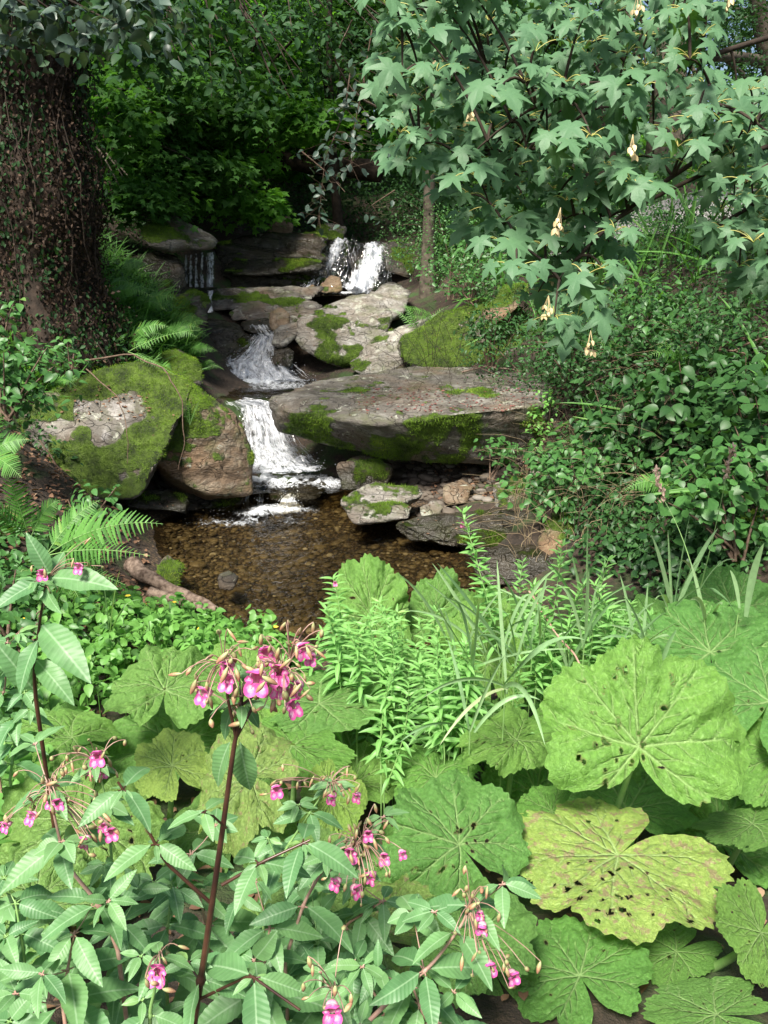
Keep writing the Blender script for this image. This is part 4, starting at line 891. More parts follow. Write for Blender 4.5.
tree((8.6, 26), 12, .24, [B(700, 165, 26, 2.6, 1.6, .6, 80), B(640, 140, 27, 1.2, 1.6, .7, 30)], .15, 'tree_b', 'light green tree furthest beyond the road', 24, seed=11, spray=.55)
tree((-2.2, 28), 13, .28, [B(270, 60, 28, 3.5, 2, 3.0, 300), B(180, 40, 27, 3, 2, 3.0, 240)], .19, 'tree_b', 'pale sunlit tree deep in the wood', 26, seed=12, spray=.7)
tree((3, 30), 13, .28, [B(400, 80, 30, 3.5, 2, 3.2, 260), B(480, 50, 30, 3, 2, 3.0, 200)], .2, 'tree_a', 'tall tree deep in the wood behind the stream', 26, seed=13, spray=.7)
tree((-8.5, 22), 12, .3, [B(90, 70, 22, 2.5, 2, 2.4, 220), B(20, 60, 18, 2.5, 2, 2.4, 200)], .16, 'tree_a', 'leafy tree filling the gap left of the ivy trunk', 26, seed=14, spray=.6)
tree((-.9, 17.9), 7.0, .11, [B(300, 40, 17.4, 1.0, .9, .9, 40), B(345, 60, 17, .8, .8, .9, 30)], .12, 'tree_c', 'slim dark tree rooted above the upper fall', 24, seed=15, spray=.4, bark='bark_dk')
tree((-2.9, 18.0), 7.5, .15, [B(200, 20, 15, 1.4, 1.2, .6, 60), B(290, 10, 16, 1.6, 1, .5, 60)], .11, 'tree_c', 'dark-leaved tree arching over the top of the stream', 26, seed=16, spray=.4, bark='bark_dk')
# crowns above the view, added over both banks to shade the gully
tree((-7.5, 13.0), 11, .35, [((-4.5, 12.6, 9.6), (2.6, 2.2, 1.0), 180), ((-7.5, 12.0, 9.4), (2, 2, 1.2), 80)], .17, 'tree_c', 'tall unseen tree at the left, added so its crown shades the gully', 26, seed=17, spray=.7, bark='bark_dk')
tree((4.2, 16.5), 12, .32, [((1.2, 16.0, 10.2), (3.8, 3.0, 1.1), 330), ((3.0, 13.2, 9.4), (2.6, 2, 1), 120)], .17, 'tree_c', 'tall tree behind the maple, its unseen crown added to shade the gully', 26, seed=18, spray=.7, bark='bark_dk')
# bare leaning branch tree top right
def branchy():
    b = np.array([7.6, 15.2, float(H(7.6, 15.2))]); root = thing('leaning_tree', b, 'grey-brown leaning tree with long bare branch at the top right', 'tree')
    mb = MB(); rg = np.random.default_rng(8)
    mb.tube(bez(b, P(775, 120, 15), P(752, -30, 14.5), 12), np.linspace(.2, .12, 12), 10)
    s = P(762, 62, 14.8)
    mb.tube(bez(s, P(720, 48, 14), P(640, 70, 12.5), 10), np.linspace(.10, .035, 10), 7)
    mb.tube(bez(P(700, 55, 13.7), P(672, 40, 13), P(742, -10, 13), 8), np.linspace(.05, .02, 8), 6)
    mb.tube(bez(P(655, 68, 12.8), P(650, 95, 12.6), P(690, 120, 12.4), 8), np.linspace(.035, .012, 8), 5)
    mb.tube(bez(P(760, 90, 14.8), P(730, 60, 14), P(660, 10, 13.5), 8), np.linspace(.05, .015, 8), 5)
    mb.build('trunk', MT['bark'], root, b)
    mb = MB()
    for px, py, d, n in [(745, 15, 13, 60), (700, 25, 13.5, 24), (655, 8, 13, 30), (740, 80, 13.5, 24), (765, 60, 14, 20), (715, 110, 14, 14)]:
        cen = blob_points(P(px, py, d), (.8, .7, .45), n, rg); p, mm, q = sprays(cen, .25, 14, .075, rg); mb.scatter(SMALL, p, mm, q)
    mb.build('crown', MT['tree_c'], root, b)
branchy()
# fallen log bridging the gully, far back
mb = MB(); lp = np.array([P(268, 160, 18.2), P(300, 165, 18.2), P(340, 167, 18.1), P(382, 172, 18)]); 
lg = thing('fallen_log', lp[1], 'dark fallen log lying across the gully above the upper fall', 'log'); mb.tube(bez(lp[0], lp[1] + np.array([0, 0, .08]), lp[3], 16), .2 + .02 * np.sin(np.arange(16)), 14)
mb.build('bark', MT['bark_dk'], lg, lp[1]); mb = MB(); mb.tube([P(300, 163, 18.05), P(312, 150, 17.9), P(318, 140, 17.8)], [.05, .04, .02], 6); mb.build('branch_stub', MT['bark_dk'], lg, lp[1])

# grassy bank behind the road, and far wood as one mass
xs, ys = rg.uniform(2, 16, 9000), rg.uniform(15.3, 24, 9000)
ground_scatter(xs, ys, SMALL, 'tree_b', .13, 'grass', 'bright green grass behind the gravel road', 'grass', rg, .25, 4, .15)
cen = np.stack([rg.uniform(-34, 34, 1500), rg.uniform(34, 46, 1500), rg.uniform(4, 19, 1500)], -1)
cen[:, 2] = np.where(cen[:, 0] > 7, 4 + (cen[:, 2] - 4) * .35, cen[:, 2])
p, m, q = sprays(cen, 1.6, 34, .42, rg, flat=.5); mb = MB(); mb.scatter(SMALL, p, m, q)
tag(mb.build('far_woods', MT['tree_a']), 'distant wood closing the view behind the nearer trees', 'woods', kind='stuff')
cen = np.stack([rg.uniform(-24, 5, 900), rg.uniform(24, 33, 900), rg.uniform(4, 14, 900)], -1)
p, m, q = sprays(cen, 1.0, 34, .22, rg, flat=.5); mb = MB(); mb.scatter(MAPLE_LO, p, m, q)
tag(mb.build('understorey', MT['tree_b']), 'sunlit leafy understorey deep in the wood', 'undergrowth', kind='stuff')

# ------------------------------------------------------------------ undergrowth on the banks
lb = [(-7, 6.5), (-3.1, 7.6), (-3.2, 9.4), (-2.9, 11), (-3.2, 12.6), (-3.6, 14), (-3.4, 16), (-6, 19), (-9, 17)]
xs, ys = rnd_in(lb, 2600, rg); ground_scatter(xs, ys, OVATE, 'shrub_dk', .06, 'undergrowth', 'low dark leafy undergrowth on the left slope', 'undergrowth', rg, .35, 9, .15)
rb = [(2.2, 7.0), (2.0, 9.0), (2.0, 10.5), (1.2, 12.2), (1.3, 14), (.8, 16.5), (2, 19), (7, 19), (4.2, 13.2), (9, 13), (8, 5), (3.4, 5.2), (2.5, 5.9)]
xs, ys = rnd_in(rb, 4300, rg); ground_scatter(xs, ys, OVATE, 'shrub_dk', .055, 'undergrowth', 'dense small-leaved undergrowth on the steep right bank', 'undergrowth', rg, .55, 10, .16)
xs, ys = rnd_in(rb, 1100, rg); ground_scatter(xs, ys, OVATE, 'shrub', .05, 'ground_cover', 'brighter creeping leaves among the undergrowth of the right bank', 'undergrowth', rg, .75, 7, .13)
bb = [(-4, 15), (-2.6, 16.5), (-1.6, 18), (.2, 18.6), (1.2, 17), (3, 20), (0, 28), (-8, 26), (-7, 18)]
xs, ys = rnd_in(bb, 3000, rg); ground_scatter(xs, ys, SMALL, 'shrub_dk', .10, 'undergrowth', 'dark undergrowth at the head of the gully', 'undergrowth', rg, .9, 10, .25)
# dry grass stalks and hanging twigs tangled on the right bank
mb = MB()
for _ in range(420):
    px, py = rg.uniform(520, 700), rg.uniform(300, 500); d = rg.uniform(6.5, 9)
    x, y = P(px, py, d)[:2]; z = float(H(x, y)); a = rg.uniform(0, 6.28); l = rg.uniform(.25, .8)
    e = np.array([x, y, z]) + np.array([math.cos(a) * l, -abs(math.sin(a)) * l * .5, l * rg.uniform(.1, .9)])
    mb.tube(bez([x, y, z], np.array([x, y, z + l * .7]), e, 6), np.linspace(.0035, .0012, 6), 3)
tag(mb.build('dry_stalks', plain_mat('dry_stalk', (.22, .16, .09), (.38, .30, .18), .8)), 'tangle of dry brown stalks on the right bank', 'dry stalks', kind='stuff')

hb = [(2.0, 6.0), (1.6, 7.0), (2.0, 7.6), (3.4, 7.2), (3.4, 5.2), (2.4, 5.2)]
shrub(P(640, 590, 6.0), (.5, .35, .2), 'low dark bush hiding the soil right of the triangular stone', 'shrub_dk', .07, 110, 7, 270, OVATE_FINE, .13, ctr=P(628, 552, 6.2))
shrub(P(700, 590, 5.5), (.4, .3, .25), 'dark leafy bush between the mossy right rock and the grasses', 'shrub_dk', .08, 80, 6, 271, OVATE_FINE, .13, ctr=P(690, 545, 5.6))
xs, ys = rnd_in(hb, 900, rg); ground_scatter(xs, ys, OVATE, 'shrub_dk', .055, 'undergrowth', 'dark low leaves at the foot of the right bank near the water', 'undergrowth', rg, .28, 8, .14)
fs = [(-2.9, 8.9), (-2.6, 10.2), (-2.7, 11.4), (-3.2, 12.6), (-4.6, 12.6), (-4.6, 9.0), (-3.6, 8.3)]
mb = MB(); x, y = rnd_in(fs, 5200, rg); z = H(x, y); m_ = len(x); o_ = rg.normal(size=(m_, 3)) * .5 + np.array([.35, -.55, .45])
mb.scatter(BLADE, np.stack([x, y, z], -1), frames(o_, np.array([0, -.6, 1.0]) + rg.normal(size=(m_, 3)) * .2, rg.uniform(.22, .5, m_)))
tag(mb.build('grass', MT['fern']), 'long drooping grass among the ferns of the left slope', 'grass', kind='stuff')
x, y = rnd_in(fs, 900, rg); ground_scatter(x, y, SMALL, 'fern', .05, 'ground_cover', 'small bright leaves under the ferns of the left slope', 'undergrowth', rg, .2, 8, .12)

xs, ys = rnd_in(rb, 420, rg); ground_scatter(xs, ys, OVATE_FINE, 'shrub', .11, 'nettles', 'larger pointed leaves rising out of the undergrowth of the right bank', 'undergrowth', rg, .8, 7, .16)
mb = MB()
for _ in range(520):
    px, py = rg.uniform(400, 768), rg.uniform(230, 520); d = rg.uniform(6.5, 12); x, y = P(px, py, d)[:2]; z = float(H(x, y))
    if z < -.7: continue
    l = rg.uniform(.4, 1.1); e = np.array([x + rg.normal() * .3, y + rg.normal() * .3 - .1, z + l]); mb.tube(bez([x, y, z], [x, y, z + l * .6], e, 5), [.004, .0035, .003, .0025, .0015], 3)
tag(mb.build('stems', MT['bark_dk']), 'thin bare stems standing in the undergrowth of the right bank', 'stems', kind='stuff')

x, y = rnd_in(rb, 2600, rg); z = H(x, y); m_ = len(x); mb = MB()
cl_ = fbm(np.stack([x, y, 0 * x], -1) * .9, 2, 31) > .05; x, y, z = x[cl_], y[cl_], z[cl_]; m_ = len(x)
mb.scatter(BLADE, np.stack([x, y, z + rg.random(m_) * .3], -1), frames(rg.normal(size=(m_, 3)) * .6 + np.array([-.3, -.5, .6]), np.array([0, -.6, 1.0]) + rg.normal(size=(m_, 3)) * .2, rg.uniform(.4, .9, m_)))
tag(mb.build('grass', MT['fern']), 'long arching grass in clumps among the shrubs of the right bank', 'grass', kind='stuff')

# ---- litter
def litter(poly, n, size, mat, name, label, lift=.01):
    x, y = rnd_in(poly, n, rg); z = H(x, y); k = z > -.84; x, y, z = x[k], y[k], z[k]
    nr = np.array([0, 0, 1.0]) + rg.normal(size=(len(x), 3)) * .45; a = rg.uniform(0, 6.28, len(x))
    mb = MB(); mb.scatter(OVATE, np.stack([x, y, z + lift + rg.random(len(x)) * .02], -1), frames(np.stack([np.cos(a), np.sin(a), 0 * a], -1), nr, size * rg.uniform(.6, 1.3, len(x))))
    tag(mb.build(name, MT[mat]), label, 'dead leaves', kind='stuff')
litter([(-5, 4.6), (-1.5, 5.2), (-2.2, 7.2), (-3.0, 8.0), (-5, 8)], 2600, .06, 'dead', 'leaf_litter', 'brown leaf litter on the left bank above the pool')
litter([(.3, 8.8), (1.6, 8.0), (2.4, 8.6), (2.2, 10), (.4, 10)], 900, .06, 'dead', 'leaf_litter', 'brown leaf litter under the flat slab')
litter([(-2.5, .8), (3, .8), (3, 5), (-2, 5)], 2600, .045, 'dead', 'leaf_litter', 'brown leaf litter beneath the big butterbur leaves')

def on_rocks(pxr, pyr, n, mat, name, label, size, names=('rock', 'stone')):
    """dead leaves lying on the stones: found by rays"""
    dg = bpy.context.evaluated_depsgraph_get(); mb = MB(); ps = []; ns = []
    for _ in range(n):
        px, py = rg.uniform(*pxr), rg.uniform(*pyr); d = P(px, py, 1.0) - EYE
        hit, loc, nn, _, ob, _m = SC.ray_cast(dg, Vector(EYE), Vector(unit(d)))
        if hit and ob.name.split('.')[0] in names and nn.z > .6: ps.append(loc[:]); ns.append(nn[:])
    if not ps: return
    ps = np.array(ps) + np.array([0, 0, .008]); ns = np.array(ns); a = rg.uniform(0, 6.28, len(ps))
    mb.scatter(SMALL, ps, frames(np.stack([np.cos(a), np.sin(a), 0 * a], -1), ns + rg.normal(size=ns.shape) * .25, size * rg.uniform(.5, 1.2, len(ps))))
    tag(mb.build(name, MT[mat]), label, 'dead leaves', kind='stuff')
on_rocks((350, 535), (388, 412), 380, 'dead_red', 'leaf_litter', 'dark red fallen leaves on top of the broad flat slab', .045)
on_rocks((60, 150), (385, 420), 120, 'dead', 'leaf_litter', 'brown fallen leaves on the huge boulder', .05)
on_rocks((150, 560), (230, 540), 900, 'dead', 'leaf_litter', 'scattered fallen leaves on the stones of the stream', .032)

# ------------------------------------------------------------------ ferns
def fern(base, fronds, label, seed=0, pin=PINNA, mat='fern', group=None, npin=20):
    """fronds: list of (tip point, arch height, width)"""
    rg = np.random.default_rng(seed); base = np.asarray(base, float); root = thing('fern', base, label, 'fern', group)
    for tipp, arch, wd in fronds:
        tipp = np.asarray(tipp, float); c = bez(base, (base + tipp) / 2 + np.array([0, 0, arch]), tipp, 30); L = np.linalg.norm(np.diff(c, axis=0), axis=1).sum()
        mb = MB(); mb.tube(c, np.linspace(.0045, .001, 30) * max(1, L), 4); 
        t = np.linspace(.16, .985, npin); idx = t * 29; P0 = np.stack([np.interp(idx, np.arange(30), c[:, k]) for k in range(3)], -1)
        tg = unit(np.gradient(P0, axis=0)); up = np.array([0, -.9, .8]); s = unit(np.cross(tg, up)); nn = np.cross(s, tg)
        ln = wd * np.clip(np.sin(np.pi * np.clip(t * .82 + .16, 0, 1)) ** .8, .05, 1) * (1.03 - t) ** .35
        f = MB()
        for sg in (-1, 1):
            tip = sg * s + .38 * tg - .12 * nn + rg.normal(size=P0.shape) * .06
            f.scatter(pin, P0 + sg * tg * .005, frames(tip, nn + rg.normal(size=P0.shape) * .1, ln * rg.uniform(.9, 1.08, npin)))
        fr = mb.build('rachis', MT['stem_g'], root, base)
        f.build('frond', MT[mat], root, base)
    return root
def auto_fern(px, py, d, L, n, label, seed, wd=.12, mat='fern', pin=PINNA_S, az=(0, 6.28), npin=16, group=None, hgt=.5):
    rg = np.random.default_rng(seed); b = P(px, py, d); b[2] = float(H(b[0], b[1])) if px_ok(b) else b[2]
    fr = []
    for k in range(n):
        a = az[0] + (az[1] - az[0]) * (k + rg.random() * .6) / n; l = L * rg.uniform(.75, 1.15)
        fr.append((b + np.array([math.cos(a) * l * .85, math.sin(a) * l * .85, l * (.05 + (hgt - .05) * rg.random())]), l * .35, wd * rg.uniform(.85, 1.15)))
    return fern(b, fr, label, seed, pin, mat, group, npin)
def px_ok(b): return True
fb = P(55, 560, 4.7)
fern(P(46, 556, 4.9), [(P(163, 524, 4.6), .16, .20), (P(150, 556, 4.3), .08, .12), (P(100, 500, 5.0), .1, .14)], 'broad arching fern frond pointing at the pool', 1, npin=22)
fern(P(30, 540, 5.6), [(P(5, 470, 5.4), .1, .14), (P(60, 500, 5.6), .12, .13), (P(-30, 500, 5.2), .1, .12)], 'fern at the left edge beside reddish leaf litter', 2)
auto_fern(40, 335, 8.7, .55, 8, 'fern at the foot of the ivy trunk, behind the brambles', 150, .13, az=(-3.3, .3), hgt=.6, npin=20)
auto_fern(95, 345, 9.0, .5, 8, 'fern between the ivy trunk foot and the top of the huge boulder', 151, .13, az=(-3.3, .3), hgt=.6, npin=20)
auto_fern(560, 470, 8.0, .5, 7, 'fern hanging beside the right end of the flat slab', 152, .12, az=(-3.6, -.5), hgt=.2, npin=18)
auto_fern(690, 440, 6.6, .6, 7, 'large fern in the middle of the dark right bank', 153, .14, az=(-3.6, .2), hgt=.3, npin=20)
fern(P(-10, 455, 5.6), [(P(22, 478, 5.2), .05, .13), (P(30, 440, 5.6), .08, .12), (P(-10, 400, 5.6), .1, .13)], 'fern cut off by the left edge below the brambles', 3)
fern(P(60, 575, 4.9), [(P(110, 560, 4.7), .08, .10), (P(80, 600, 4.4), .06, .10), (P(20, 590, 4.4), .08, .10), (P(125, 585, 4.6), .08, .09)], 'small fern low under the broad arching frond', 4)
fern(P(128, 352, 8.9), [(P(200, 330, 8.6), .1, .08), (P(175, 375, 8.5), .05, .07)], 'thin fern behind the top of the huge boulder', 5, PINNA_S)
fern(P(190, 425, 8.2), [(P(188, 396, 8.1), .03, .045), (P(200, 400, 8.1), .03, .04), (P(182, 408, 8.1), .03, .04)], 'tiny fern growing on the mossy boulder', 6, PINNA_S, npin=12)
gr = 'ferns crowding the left slope'
FERN_LABELS = ['drooping fern in the middle of the crowd, nearest the ivy trunk foot', 'drooping fern in the upper middle of the fern crowd', 'drooping fern at the upper edge of the crowd under the jutting stone', 'drooping fern low in the crowd behind the huge boulder',
 'drooping fern above the small rounded mossy stone', 'drooping fern beside the moss-covered hump', 'drooping fern next to the mossy outcrop below the trickle', 'topmost drooping fern, right beside the ivy trunk', 'small drooping fern between huge boulder and fern crowd', 'short drooping fern nearest the middle pool']
k = 0
for (px, py, d, L, n) in [(95, 300, 10.4, .85, 9), (130, 285, 10.9, .85, 9), (160, 275, 11.3, .8, 8), (115, 330, 9.9, .8, 9), (150, 320, 10.6, .8, 9), (75, 335, 9.7, .7, 7), (170, 305, 11.2, .6, 8), (110, 262, 11.6, .7, 8), (145, 350, 10, .6, 7), (180, 335, 10.9, .5, 8)]:
    k += 1; auto_fern(px, py, d, L, n, FERN_LABELS[k - 1], 100 + k, .17, az=(-3.3, .4), group=gr, hgt=.45, mat='fern', npin=20)
auto_fern(196, 372, 10.9, .42, 9, 'bright green fern at the edge of the middle pool', 131, .08, az=(-3.3, .6))
auto_fern(420, 316, 12.2, .5, 7, 'fern standing upright behind the tilted grey stone', 132, .09, hgt=1.2)
fern(P(437, 318, 12.3), [(P(398, 306, 12.0), .06, .10), (P(402, 318, 12), .03, .07)], 'fern frond reaching left over the tilted grey stone', 133, PINNA_S)
auto_fern(700, 300, 8.0, .6, 6, 'broad fern under the maple leaves on the right bank', 134, .13, az=(-3.3, 0))
auto_fern(640, 285, 9.0, .6, 6, 'fern between maple leaves and right bank stalks', 135, .12, az=(-3.3, 0))
auto_fern(275, 262, 14.6, .45, 7, 'limp grassy fern hanging from the layered rock wall', 136, .04, az=(-3.0, 0), hgt=-.6)

# ------------------------------------------------------------------ shrubs of the banks
shrub(P(595, 560, 6.9), (.85, .5, .50), 'dense leafy shrub with pointed leaves on the right bank above the triangular stone', 'shrub', .085, 190, 7, 201, OVATE_FINE, .14, ctr=P(600, 478, 7.3))
shrub(P(490, 480, 8.6), (.22, .18, .16), 'small pale leafy sprig hanging at the right end of the flat slab', 'shrub', .075, 22, 5, 202, OVATE_FINE, .10, ctr=P(500, 448, 8.6), name='sprig', stems=4)
shrub(P(545, 470, 8.7), (.16, .16, .42), 'climbing sprig with yellow-green leaves beside the flat slab', 'herb', .06, 30, 4, 203, OVATE_FINE, .07, ctr=P(543, 420, 8.6), name='sprig', stems=4)
shrub(P(735, 560, 5.2), (.42, .3, .42), 'hazel shrub with big round leaves at the right edge', 'shrub', .085, 60, 5, 204, ROUND, .15, name='hazel_shrub', ctr=P(728, 492, 5.3))
shrub(P(770, 560, 5.6), (.5, .4, .6), 'dark hazel shrub behind the round-leaved one at right edge', 'shrub_dk', .10, 70, 5, 205, ROUND, .16, name='hazel_shrub', ctr=P(765, 430, 6.0))
shrub(P(640, 520, 7.2), (.7, .5, .7), 'nettle-like shrub with hanging dark leaves right of the pointed-leaf shrub', 'shrub_dk', .10, 120, 6, 206, OVATE_FINE, .15, ctr=P(655, 440, 7.2))
shrub(P(455, 300, 13.0), (.9, .7, .8), 'fine-leaved bush right of the upper fall', 'shrub', .045, 240, 9, 207, SMALL, .16, ctr=P(455, 250, 13.2))
shrub(P(560, 420, 9.6), (1.1, .7, .8), 'wide small-leaved bush hanging over the right end of the slab', 'shrub_dk', .05, 420, 9, 208, OVATE, .17, ctr=P(560, 360, 9.8))
shrub(P(650, 380, 8.4), (1.2, .7, .8), 'dark tangled bush under the hanging maple leaves', 'shrub_dk', .065, 380, 9, 209, OVATE, .17, ctr=P(650, 365, 8.6))
shrub(P(735, 350, 7.4), (.9, .6, .7), 'leafy bush at the right edge above the hazel', 'shrub_dk', .07, 220, 8, 210, OVATE, .16, ctr=P(745, 350, 7.5))
shrub(P(620, 300, 12), (1.2, .7, .3), 'bright roadside bush behind the maple leaves', 'tree_b', .08, 240, 9, 211, SMALL, .2, ctr=P(635, 262, 12.2))
shrub(P(440, 235, 15), (.9, .7, .8), 'sparse bush above the upper fall at its right', 'shrub_dk', .06, 220, 8, 212, SMALL, .2, ctr=P(425, 225, 15))
shrub(P(760, 280, 12.4), (.6, .5, .4), 'low bush in front of the road at the right edge', 'shrub', .08, 180, 8, 213, SMALL, .2, ctr=P(762, 262, 12.2))
for i, (px, py, d, rx, rz, lf_, n_, T_, mt_, lab_) in enumerate([(560, 480, 7.9, .35, .45, .10, 60, ROUND, 'shrub_dk', 'round-leaved dark shrub just right of the slab end'), (615, 420, 7.6, .45, .5, .11, 50, OVATE_FINE, 'shrub_dk', 'large-leaved shrub in the middle of the right bank'),
   (690, 400, 7.0, .45, .5, .13, 55, OVATE_FINE, 'shrub_dk', 'tall dark nettle clump under the right part of the maple'), (575, 345, 9.0, .5, .45, .06, 90, OVATE, 'shrub_dk', 'light ivy clump directly below the lowest maple spray'), (665, 320, 8.8, .6, .4, .10, 70, OVATE_FINE, 'shrub', 'broad-leaved bush below the road at the right'),
   (745, 400, 6.6, .4, .45, .09, 50, OVATE_FINE, 'shrub_dk', 'upright round-leaved bush at the right edge, mid height'), (490, 330, 10.5, .4, .3, .07, 70, OVATE, 'shrub_dk', 'dark sprigs growing over the moss-covered boulder'), (470, 265, 12, .6, .5, .08, 90, OVATE, 'shrub', 'leafy bush above the brown leaning stone')]):
    shrub(P(px, py + 40, d), (rx, rx * .7, rz), lab_, mt_, lf_, n_, 6, 280 + i, T_, .15, ctr=P(px, py, d))
# brambles on the left
shrub(P(10, 420, 6.4), (.50, .35, .38), 'bramble bush with bright rounded leaves left of the huge boulder', 'shrub', .085, 110, 5, 221, OVATE_FINE, .13, name='bramble_bush', ctr=P(2, 375, 6.6))
shrub(P(0, 350, 7), (.22, .2, .35), 'bramble shoot rising at the left edge', 'shrub', .085, 26, 4, 222, OVATE_FINE, .10, name='bramble_shoot', ctr=P(6, 325, 7), stems=3)
shrub(P(72, 370, 8.2), (.28, .2, .12), 'small leafy sprig on top of the huge boulder', 'shrub', .075, 22, 5, 223, OVATE, .09, name='sprig', ctr=P(60, 352, 8.3), stems=4)
shrub(P(85, 540, 5.6), (.32, .2, .18), 'leafy sprig reaching up in front of the huge boulder', 'shrub', .07, 30, 4, 224, OVATE, .09, name='sprig', ctr=P(95, 500, 5.6), stems=5)
shrub(P(10, 660, 4.0), (.5, .4, .3), 'dark low bush at the left edge behind the tall balsam', 'shrub', .07, 90, 6, 225, OVATE, .12, ctr=P(0, 600, 4.3))

# herbs between the big leaves and the pool, with small yellow flowers
def herb_patch(poly, n, label, size, seed, name='herb_patch', mat='herb', hmax=.35, yellow=26):
    rg = np.random.default_rng(seed); x, y = rnd_in(poly, n, rg); z = H(x, y)
    cen = np.stack([x, y, z + rg.random(n) * hmax * np.clip(.3 + (5.6 - y) * .6, .3, 1)], -1); p, m, q = sprays(cen, .09, 7, size, rg, flat=.3, lean=(0, -.3, 0))
    mb = MB(); mb.scatter(OVATE_FINE, p, m, q)
    for i in range(0, n, 3): mb.tube([[x[i], y[i], z[i]], cen[i]], .003, 3)
    o = tag(mb.build(name, MT[mat]), label, 'herbs', kind='stuff')
    if yellow:
        mb = MB(); s = rg.choice(n, yellow); pp = cen[s] + np.array([0, 0, .06]); 
        for k in range(5):
            a = k * 1.257; mb.scatter(OVATE, pp, frames(np.tile([math.cos(a), math.sin(a), .3], (yellow, 1)), np.tile([0, -.5, 1.0], (yellow, 1)), .020))
        tag(mb.build('yellow_flowers', MT['yellow']), 'scattered small yellow flowers among the herbs by the pool', 'flowers', kind='stuff')
herb_patch([(-1.9, 3.6), (-2.3, 5.2), (-1.5, 5.45), (-.7, 5.1), (-.45, 4.5), (-.9, 3.7)], 620, 'light green herbs in front of the pool', .065, 31)
herb_patch([(-3.4, 3.0), (-3.6, 6.0), (-2.4, 6.2), (-2.0, 4.0), (-1.5, 3.0)], 560, 'mixed leafy herbs on the left bank', .07, 32, yellow=0, mat='shrub')
herb_patch([(-1.9, 1.6), (-2.4, 3.2), (-1.2, 3.0), (-1.2, 1.8)], 260, 'pale herbs under the tall balsam at the left', .075, 33, yellow=0)
herb_patch([(1.6, 5.6), (2.4, 5.8), (3.2, 4.8), (3.2, 3.2), (2.2, 3.4)], 260, 'leafy herbs under the grasses at the right', .06, 34, yellow=0, mat='shrub')

# dead branch beside the pool
def branch(pts, r, label, name='dead_branch', mat='deadwood', cat='branch'):
    pts = np.array([P(*q) for q in pts]); t = np.linspace(0, 1, len(pts)); tt = np.linspace(0, 1, 24)
    c = np.stack([np.interp(tt, t, pts[:, k]) for k in range(3)], -1); c += fbm(c * 6, 2, 3)[:, None] * .012
    mb = MB(); mb.tube(c, np.linspace(r[0], r[1], 24), 10); return tag(mb.build(name, MT[mat], None, pts[0]), label, cat)
branch([(130, 566, 6.3), (165, 585, 6.0), (222, 613, 5.7)], (.075, .025), 'pale dead branch slanting down into the pool')
branch([(150, 592, 5.9), (185, 604, 5.8), (210, 612, 5.6)], (.05, .02), 'darker dead stick lying under the pale dead branch')
branch([(80, 362, 8.4), (130, 354, 8.3), (165, 368, 8.0), (182, 400, 7.9), (185, 440, 7.8), (178, 470, 7.8)], (.010, .003), 'thin dry twig arching over the huge boulder', 'dry_twig', 'twig', 'twig')
branch([(85, 370, 8.2), (118, 395, 7.9), (128, 430, 7.7), (126, 465, 7.6)], (.007, .003), 'thin dry twig across the bare patch of the huge boulder', 'dry_twig', 'twig', 'twig')
branch([(40, 440, 7.5), (55, 465, 7.4), (72, 492, 7.4)], (.008, .004), 'thin dry twig at the left side of the huge boulder', 'dry_twig', 'twig', 'twig')
branch([(462, 372, 10.6), (485, 367, 10.5), (520, 370, 10.2), (538, 378, 9.9)], (.014, .006), 'pale twig lying on the back of the flat slab', 'dry_twig', 'deadwood', 'twig')
branch([(372, 466, 9.1), (381, 478, 9.0), (386, 492, 8.9)], (.012, .006), 'short orange stick leaning on the pale flaky stone', 'dry_stick', 'deadwood', 'twig')
branch([(530, 590, 3.4), (560, 640, 3.1), (598, 690, 2.8)], (.005, .004), 'pale dry stalk leaning through the willowherb', 'dry_stalk', 'stem_p', 'stalk')
branch([(396, 120, 9), (350, 90, 8.6), (335, 60, 8.3), (352, 20, 8)], (.012, .006), 'thin bare twig looping down at the top of the stream', 'bare_twig', 'deadwood', 'twig')

# hanging beech twigs with greyish leaves
def hang_twig(pts, n, leaf, label, seed, mat='beech', spread=.10):
    rg = np.random.default_rng(seed); pts = np.array([P(*q) for q in pts]); t = np.linspace(0, 1, len(pts)); tt = np.linspace(0, 1, 20)
    c = np.stack([np.interp(tt, t, pts[:, k]) for k in range(3)], -1); root = thing('hanging_twig', c[0], label, 'twig')
    mb = MB(); mb.tube(c, np.linspace(.008, .002, 20), 4); f = MB()
    s = rg.random(n) ** .8; p = np.stack([np.interp(s, tt, c[:, k]) for k in range(3)], -1) + rg.normal(size=(n, 3)) * np.array([spread, spread, spread * .5])
    nr = rg.normal(size=(n, 3)) * .5 + np.array([0, -.5, .9]); tip = rg.normal(size=(n, 3)) + np.array([0, 0, -.5])
    f.scatter(OVATE, p, frames(tip, nr, leaf * rg.uniform(.7, 1.2, n)))
    for i in range(n):
        j = int(s[i] * 19); mb.tube([c[j], p[i]], .0015, 3)
    mb.build('stem', MT['twig'], root, c[0]); f.build('leaves', MT[mat], root, c[0]); return root
hang_twig([(352, 60, 8), (345, 110, 8), (325, 160, 8), (318, 226, 8)], 80, .095, 'twig of pale grey leaves hanging over the upper fall', 1)
hang_twig([(372, 30, 8.4), (362, 90, 8.4), (352, 140, 8.4), (352, 172, 8.4)], 60, .09, 'twig of small pale leaves right of the lowest hanging one', 2, spread=.12)
hang_twig([(300, 150, 8.2), (330, 175, 8), (345, 192, 7.9)], 14, .08, 'short drooping twig with few grey leaves', 3)
hang_twig([(395, 190, 10), (372, 205, 10), (378, 214, 10)], 12, .09, 'short twig of pale leaves near the dark bank', 4)
